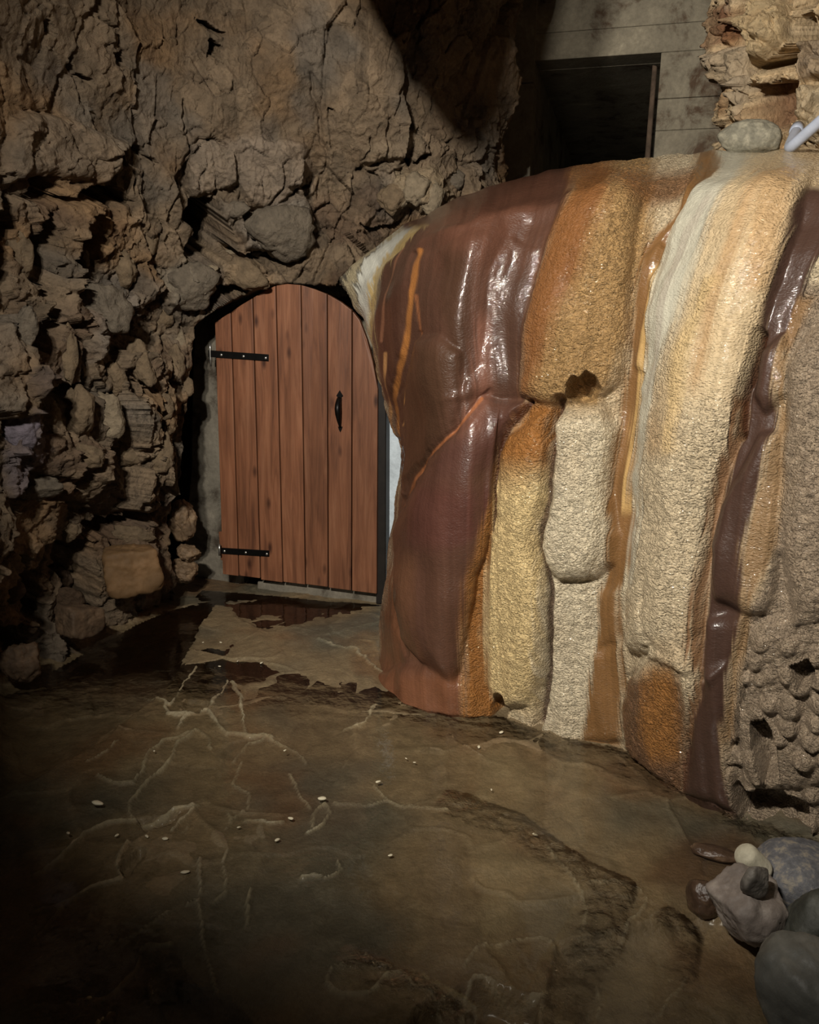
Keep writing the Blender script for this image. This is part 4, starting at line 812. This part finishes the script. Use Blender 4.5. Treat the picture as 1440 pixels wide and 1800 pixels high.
    for pts, wd in [([(988, 705), (976, 745), (973, 800), (968, 850), (956, 920), (949, 960), (957, 1000), (965, 1040), (963, 1100), (960, 1180), (954, 1230), (945, 1275)], 5), ([(938, 706), (905, 750), (882, 800), (876, 850), (872, 930)], 3.5), ([(1338, 590), (1326, 640), (1307, 720), (1300, 765)], 4)]:
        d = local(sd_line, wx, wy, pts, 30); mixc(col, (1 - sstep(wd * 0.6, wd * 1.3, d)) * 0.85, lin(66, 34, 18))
    # streaks along the flow
    st = 1 + 0.13 * sB + 0.12 * sC + 0.09 * sD; col *= (1 + (st - 1) * (0.9 + 0.5 * (1 - np.clip(rough, 0, 1))))[:, None]
    # fine relief: knobbly where rough
    ro = np.clip(rough, 0, 1.3)
    f1, _, _, _ = worley(P * np.array([50, 50, 74.0]) + 0.4 * np.stack([nx, ny, nf], 1), 531)
    h += ro * front * (0.006 * (0.6 - f1) + 0.006 * fbm(P * 34, 3, 532)) + 0.0006 * sC * front
    vr = sstep(1.0, 1.25, ro) * sstep(1050, 1200, py); pit, _, _, _ = worley(P * 15, 541); h -= vr * 0.035 * sstep(0.25, 0.6, pit)
    Pn = P + Nf * h[:, None]
    Nn = grid_normals(Pn.reshape(G.shape)); Nn *= np.sign((Nn * N).sum(-1).mean()); Nn = Nn.reshape(-1, 3)
    Q = grid_quads(len(tc), len(tr))
    # orient faces to the outside
    q = Q[len(Q) // 2]; fn = np.cross(Pn[q[1]] - Pn[q[0]], Pn[q[2]] - Pn[q[0]])
    if (fn * Nn[q[0]]).sum() < 0: Q = Q[:, ::-1]
    root = empty('flowstone', at_z(1000, 1298, 0.0))
    tag(root, 'tall wet flowstone cascade striped brown, orange, cream and white beside the plank door', 'flowstone')
    lab = {'tan_flow': 'tan grainy flow', 'brown_sheet': 'smooth dark brown mineral sheet', 'cream_edge': 'cream white rounded edge next to the door', 'orange_band': 'streaked orange band', 'lower_orange_band': 'glossy orange band under the ledge', 'tan_column': 'grainy yellowish column',
           'caramel_stripe': 'smooth caramel stripe', 'white_stream': 'pale grey white stream', 'dark_stream': 'dark chocolate brown stream', 'rust_patch': 'rust brown patch at the foot', 'knobbly_flank': 'knobbly grey tan flank', 'rough_curtain': 'rough tan curtain with a broken lower edge'}
    fp = part[Q[:, 0]].reshape(len(tc) - 1, len(tr) - 1)
    def components(m_):
        lab_ = np.where(m_, np.arange(1, m_.size + 1).reshape(m_.shape), 0)
        while True:
            n_ = lab_.copy()
            for ax in (0, 1):
                for rev in (False, True):
                    a_ = np.swapaxes(n_, 0, ax); a_ = a_[::-1] if rev else a_          # running maximum inside each run
                    for r_ in range(1, a_.shape[0]): a_[r_] = np.where(a_[r_] > 0, np.maximum(a_[r_], a_[r_ - 1]), 0)
            if (n_ == lab_).all(): return lab_
            lab_ = n_
    comps = []
    for rnd_ in (0, 1):
        comps = []
        for k in range(len(NAMES)):
            L_ = components(fp == k)
            for c_ in np.unique(L_[L_ > 0]):
                m_ = L_ == c_
                if m_.sum() < 900 and rnd_ == 0:                                        # islets join the band around them
                    ii, jj = np.where(m_); fp[m_] = fp[max(ii.min() - 1, 0), jj[ii.argmin()]]
                else: comps.append((k, m_))
    for k, m_ in comps:
        sel = Q[m_.ravel()]; nm = NAMES[k]
        ids, inv = np.unique(sel, return_inverse=True)
        o = mesh_np(nm, Pn[ids], inv.reshape(-1, 4), M['flow'], root, {'rough': ro[ids]}, np.clip(col[ids], 0.004, 0.92), Nn[ids])
        o['label'] = lab[nm]
    attach(root)
build_flowstone()

# ================================================================== STONES
def stone_mat(name, a, b, rough=0.6, scale=14): return mat_plain(name, a, rough, 0, 0.3, scale, 0.35, 0.4, b)
S1 = stone_mat('brown_grey_stone', (128, 118, 110), (164, 154, 144)); S2 = stone_mat('dark_grey_stone', (104, 99, 92), (136, 130, 120)); S3 = stone_mat('cream_pebble', (186, 180, 158), (210, 204, 184), 0.7)
S4 = stone_mat('blue_grey_cobble', (94, 94, 97), (138, 130, 116), 0.5, 42); S5 = stone_mat('green_black_boulder', (66, 67, 60), (94, 94, 86)); S6 = stone_mat('smooth_grey_boulder', (104, 104, 98), (130, 128, 120), 0.5, 8)
S7 = stone_mat('wet_brown_stone', (70, 54, 42), (98, 78, 60), 0.25); S8 = stone_mat('grey_ledge_stone', (132, 128, 112), (164, 158, 138), 0.8, 30); S11 = stone_mat('brown_rock', (92, 74, 56), (116, 94, 72), 0.75); S9 = stone_mat('ochre_block', (108, 82, 52), (128, 98, 66), 0.75, 6); S10 = stone_mat('rubble_stone', (110, 90, 68), (144, 120, 92), 0.7)
rot = lambda a, b, c: (math.radians(a), math.radians(b), math.radians(c))
def build_stones():
    g = 'stones heaped at the water edge'
    L = [('stone', (0.125, 0.10, 0.105), 21, S1, 1.0, at_z(1316, 1588, 0.085), rot(10, 20, 30), 'lumpy brown-grey stone with pale veins, under the cream pebble', 0.075),
         ('stone', (0.044, 0.032, 0.062), 6, S2, 1.0, at_z(1330, 1548, 0.202), rot(20, -32, 20), 'small dark grey wedge stone lying on the lumpy brown-grey stone', 0.04),
         ('stone', (0.166, 0.122, 0.092), 8, S4, 0.35, at_z(1424, 1547, 0.080), rot(5, 8, -12), 'smooth blue-grey oval cobble with pale spots', 0.03),
         ('stone', (0.100, 0.085, 0.115), 12, S5, 0.6, at_z(1438, 1640, 0.078), rot(0, 10, 40), 'dark greenish boulder below the blue-grey cobble', 0.05),
         ('stone', (0.128, 0.130, 0.165), 15, S6, 0.45, at_z(1428, 1748, 0.066), rot(12, -22, 10), 'large smooth grey boulder partly in the dark pool', 0.05),
         ('stone', (0.046, 0.055, 0.062), 31, S7, 0.6, at_z(1236, 1582, 0.020), rot(0, 0, 20), 'wet brown stone half under water beside the lumpy stone', 0.05),
         ('stone', (0.075, 0.032, 0.022), 33, S7, 0.5, at_z(1256, 1500, 0.006), rot(0, 0, -22), 'flat wet sliver of stone barely breaking the water', 0.06)]
    for nm, sz, sd, mt, ang, loc, r, lab, rg in L:
        o = place(nm, rock_mesh(nm, sz, sd, mt, ang, 5, rg), loc, r); tag(o, lab, 'stone', g)
    # cream pebble: a blunt rounded bar
    a, b = Vector(at_z(1303, 1494, 0.185)), Vector(at_z(1346, 1538, 0.106)); n = 15; pts = [a + (b - a) * (i / (n - 1)) for i in range(n)]
    R = 0.034; rr = [max(0.002, R * math.sqrt(max(0, 1 - max(0, 1 - 4.2 * min(i, n - 1 - i) / (n - 1)) ** 2.4))) for i in range(n)]
    o = obj_bm('pebble', tube(pts, rr, 18), S3, None, True); tag(o, 'cream coloured rounded bar-shaped pebble wedged behind the grey stones', 'stone', g)
    # grey stone on the ledge above the flowstone
    p = at(1322, 247, 3.80); o = place('stone', rock_mesh('stone', (0.142, 0.09, 0.080), 44, S8, 0.45, 5, 0.06), p, rot(0, 3, -8)); tag(o, 'grey rounded stone sitting on top of the flowstone below the broken limestone', 'stone')
    # blocks at the foot of the left wall
    for px_, py_, Y, sz, sd, mt, r, lab in [(232, 1000, 4.05, (0.19, 0.15, 0.17), 51, S9, rot(0, -6, 22), 'smooth ochre block at the foot of the rock wall left of the door'),
                                            (322, 912, 4.60, (0.085, 0.08, 0.13), 52, S10, rot(10, 0, 20), 'upright grey-brown stone leaning by the plaster strip'),
                                            (333, 972, 4.58, (0.07, 0.06, 0.055), 53, S10, rot(0, 20, 0), 'small pale stone at the foot of the plaster strip'),
                                            (318, 1004, 4.55, (0.10, 0.08, 0.07), 54, S10, rot(20, 0, 50), 'lowest small stone below the plaster strip, near the lower hinge'),
                                            (140, 1090, 3.72, (0.13, 0.11, 0.10), 55, S11, rot(0, 10, 60), 'brown block at the foot of the left wall below the ochre block'),
                                            (40, 1160, 3.40, (0.09, 0.09, 0.10), 56, S11, rot(0, 0, 10), 'brown lump where the left wall meets the water')]:
        p = at(px_, py_, Y); bx_ = 'ochre' in lab; o = place('rock_block', rock_mesh('rock_block', sz, sd, mt, 0.95 if bx_ else 1.0, 5, 0.08 if bx_ else 0.16, 12 if bx_ else 9, bx_), p, r, wall_left); o['label'] = lab
build_stones()

# conduit pipe on the right
def build_pipe():
    A, B, C = Vector(at(1480, 180, 3.25)), Vector(at(1386, 263, 3.44)), Vector(at(1402, 226, 3.66))
    pts = [A + (B - A) * t for t in (0, 0.3, 0.6, 0.8, 0.9)]
    e, f = A + (B - A) * 0.9, B + (C - B) * 0.25
    pts += [e * (1 - t) ** 2 + B * 2 * t * (1 - t) + f * t * t for t in (0.2, 0.4, 0.6, 0.8, 1.0)]
    pts += [B + (C - B) * t for t in (0.5, 0.75, 1.0)]
    root = empty('conduit_pipe', B); tag(root, 'bent grey plastic conduit pipe resting on the flowstone top', 'pipe')
    obj_bm('pipe', tube(pts, 0.0215, 18), M['pipe'], root, True)
    d = (C - B).normalized(); obj_bm('socket', tube([C - d * 0.05, C - d * 0.045, C + d * 0.01, C + d * 0.012], [0.022, 0.027, 0.027, 0.02], 18), M['pipe'], root, True)
    attach(root)
build_pipe()

# calcite chips lying on the floor
def build_chips():
    rnd = random.Random(9)
    pl = [(172, 1412, 0.024), (120, 1464, 0.008), (205, 1468, 0.008), (258, 1470, 0.009), (290, 1474, 0.011), (566, 1403, 0.016), (511, 1438, 0.011), (665, 1374, 0.011), (326, 1533, 0.015), (487, 1476, 0.010), (686, 1503, 0.008),
          (388, 1129, 0.010), (460, 1165, 0.012), (386, 1171, 0.008), (418, 1162, 0.007), (501, 1319, 0.008), (842, 1313, 0.011), (882, 1287, 0.012), (729, 1340, 0.006), (941, 1467, 0.010), (420, 1454, 0.007), (271, 1320, 0.006), (714, 1333, 0.005), (864, 1388, 0.006), (357, 1129, 0.006)]
    ms = [rock_mesh('calcite_chip', (1, 0.6, 0.32), 70 + k, M['chip'], 0.95, 2, 0.08, 9) for k in range(4)]
    for k, (x, y, s) in enumerate(pl):
        o = place('calcite_chip', ms[k % 4], at_z(x, y, 0.010), (0, 0, rnd.uniform(0, 6.3))); o.scale = (s, s, s)
        tag(o, 'elongated white calcite fragment, the largest on the brown floor' if k == 0 else ('tiny white calcite chip on the floor just in front of the door' if y < 1200 else 'tiny white calcite chip on the wet floor near the flowstone foot' if x > 700 else 'tiny white calcite chip lying among the pale mineral rims of the floor'), 'chip', 'calcite chips on the floor')
build_chips()
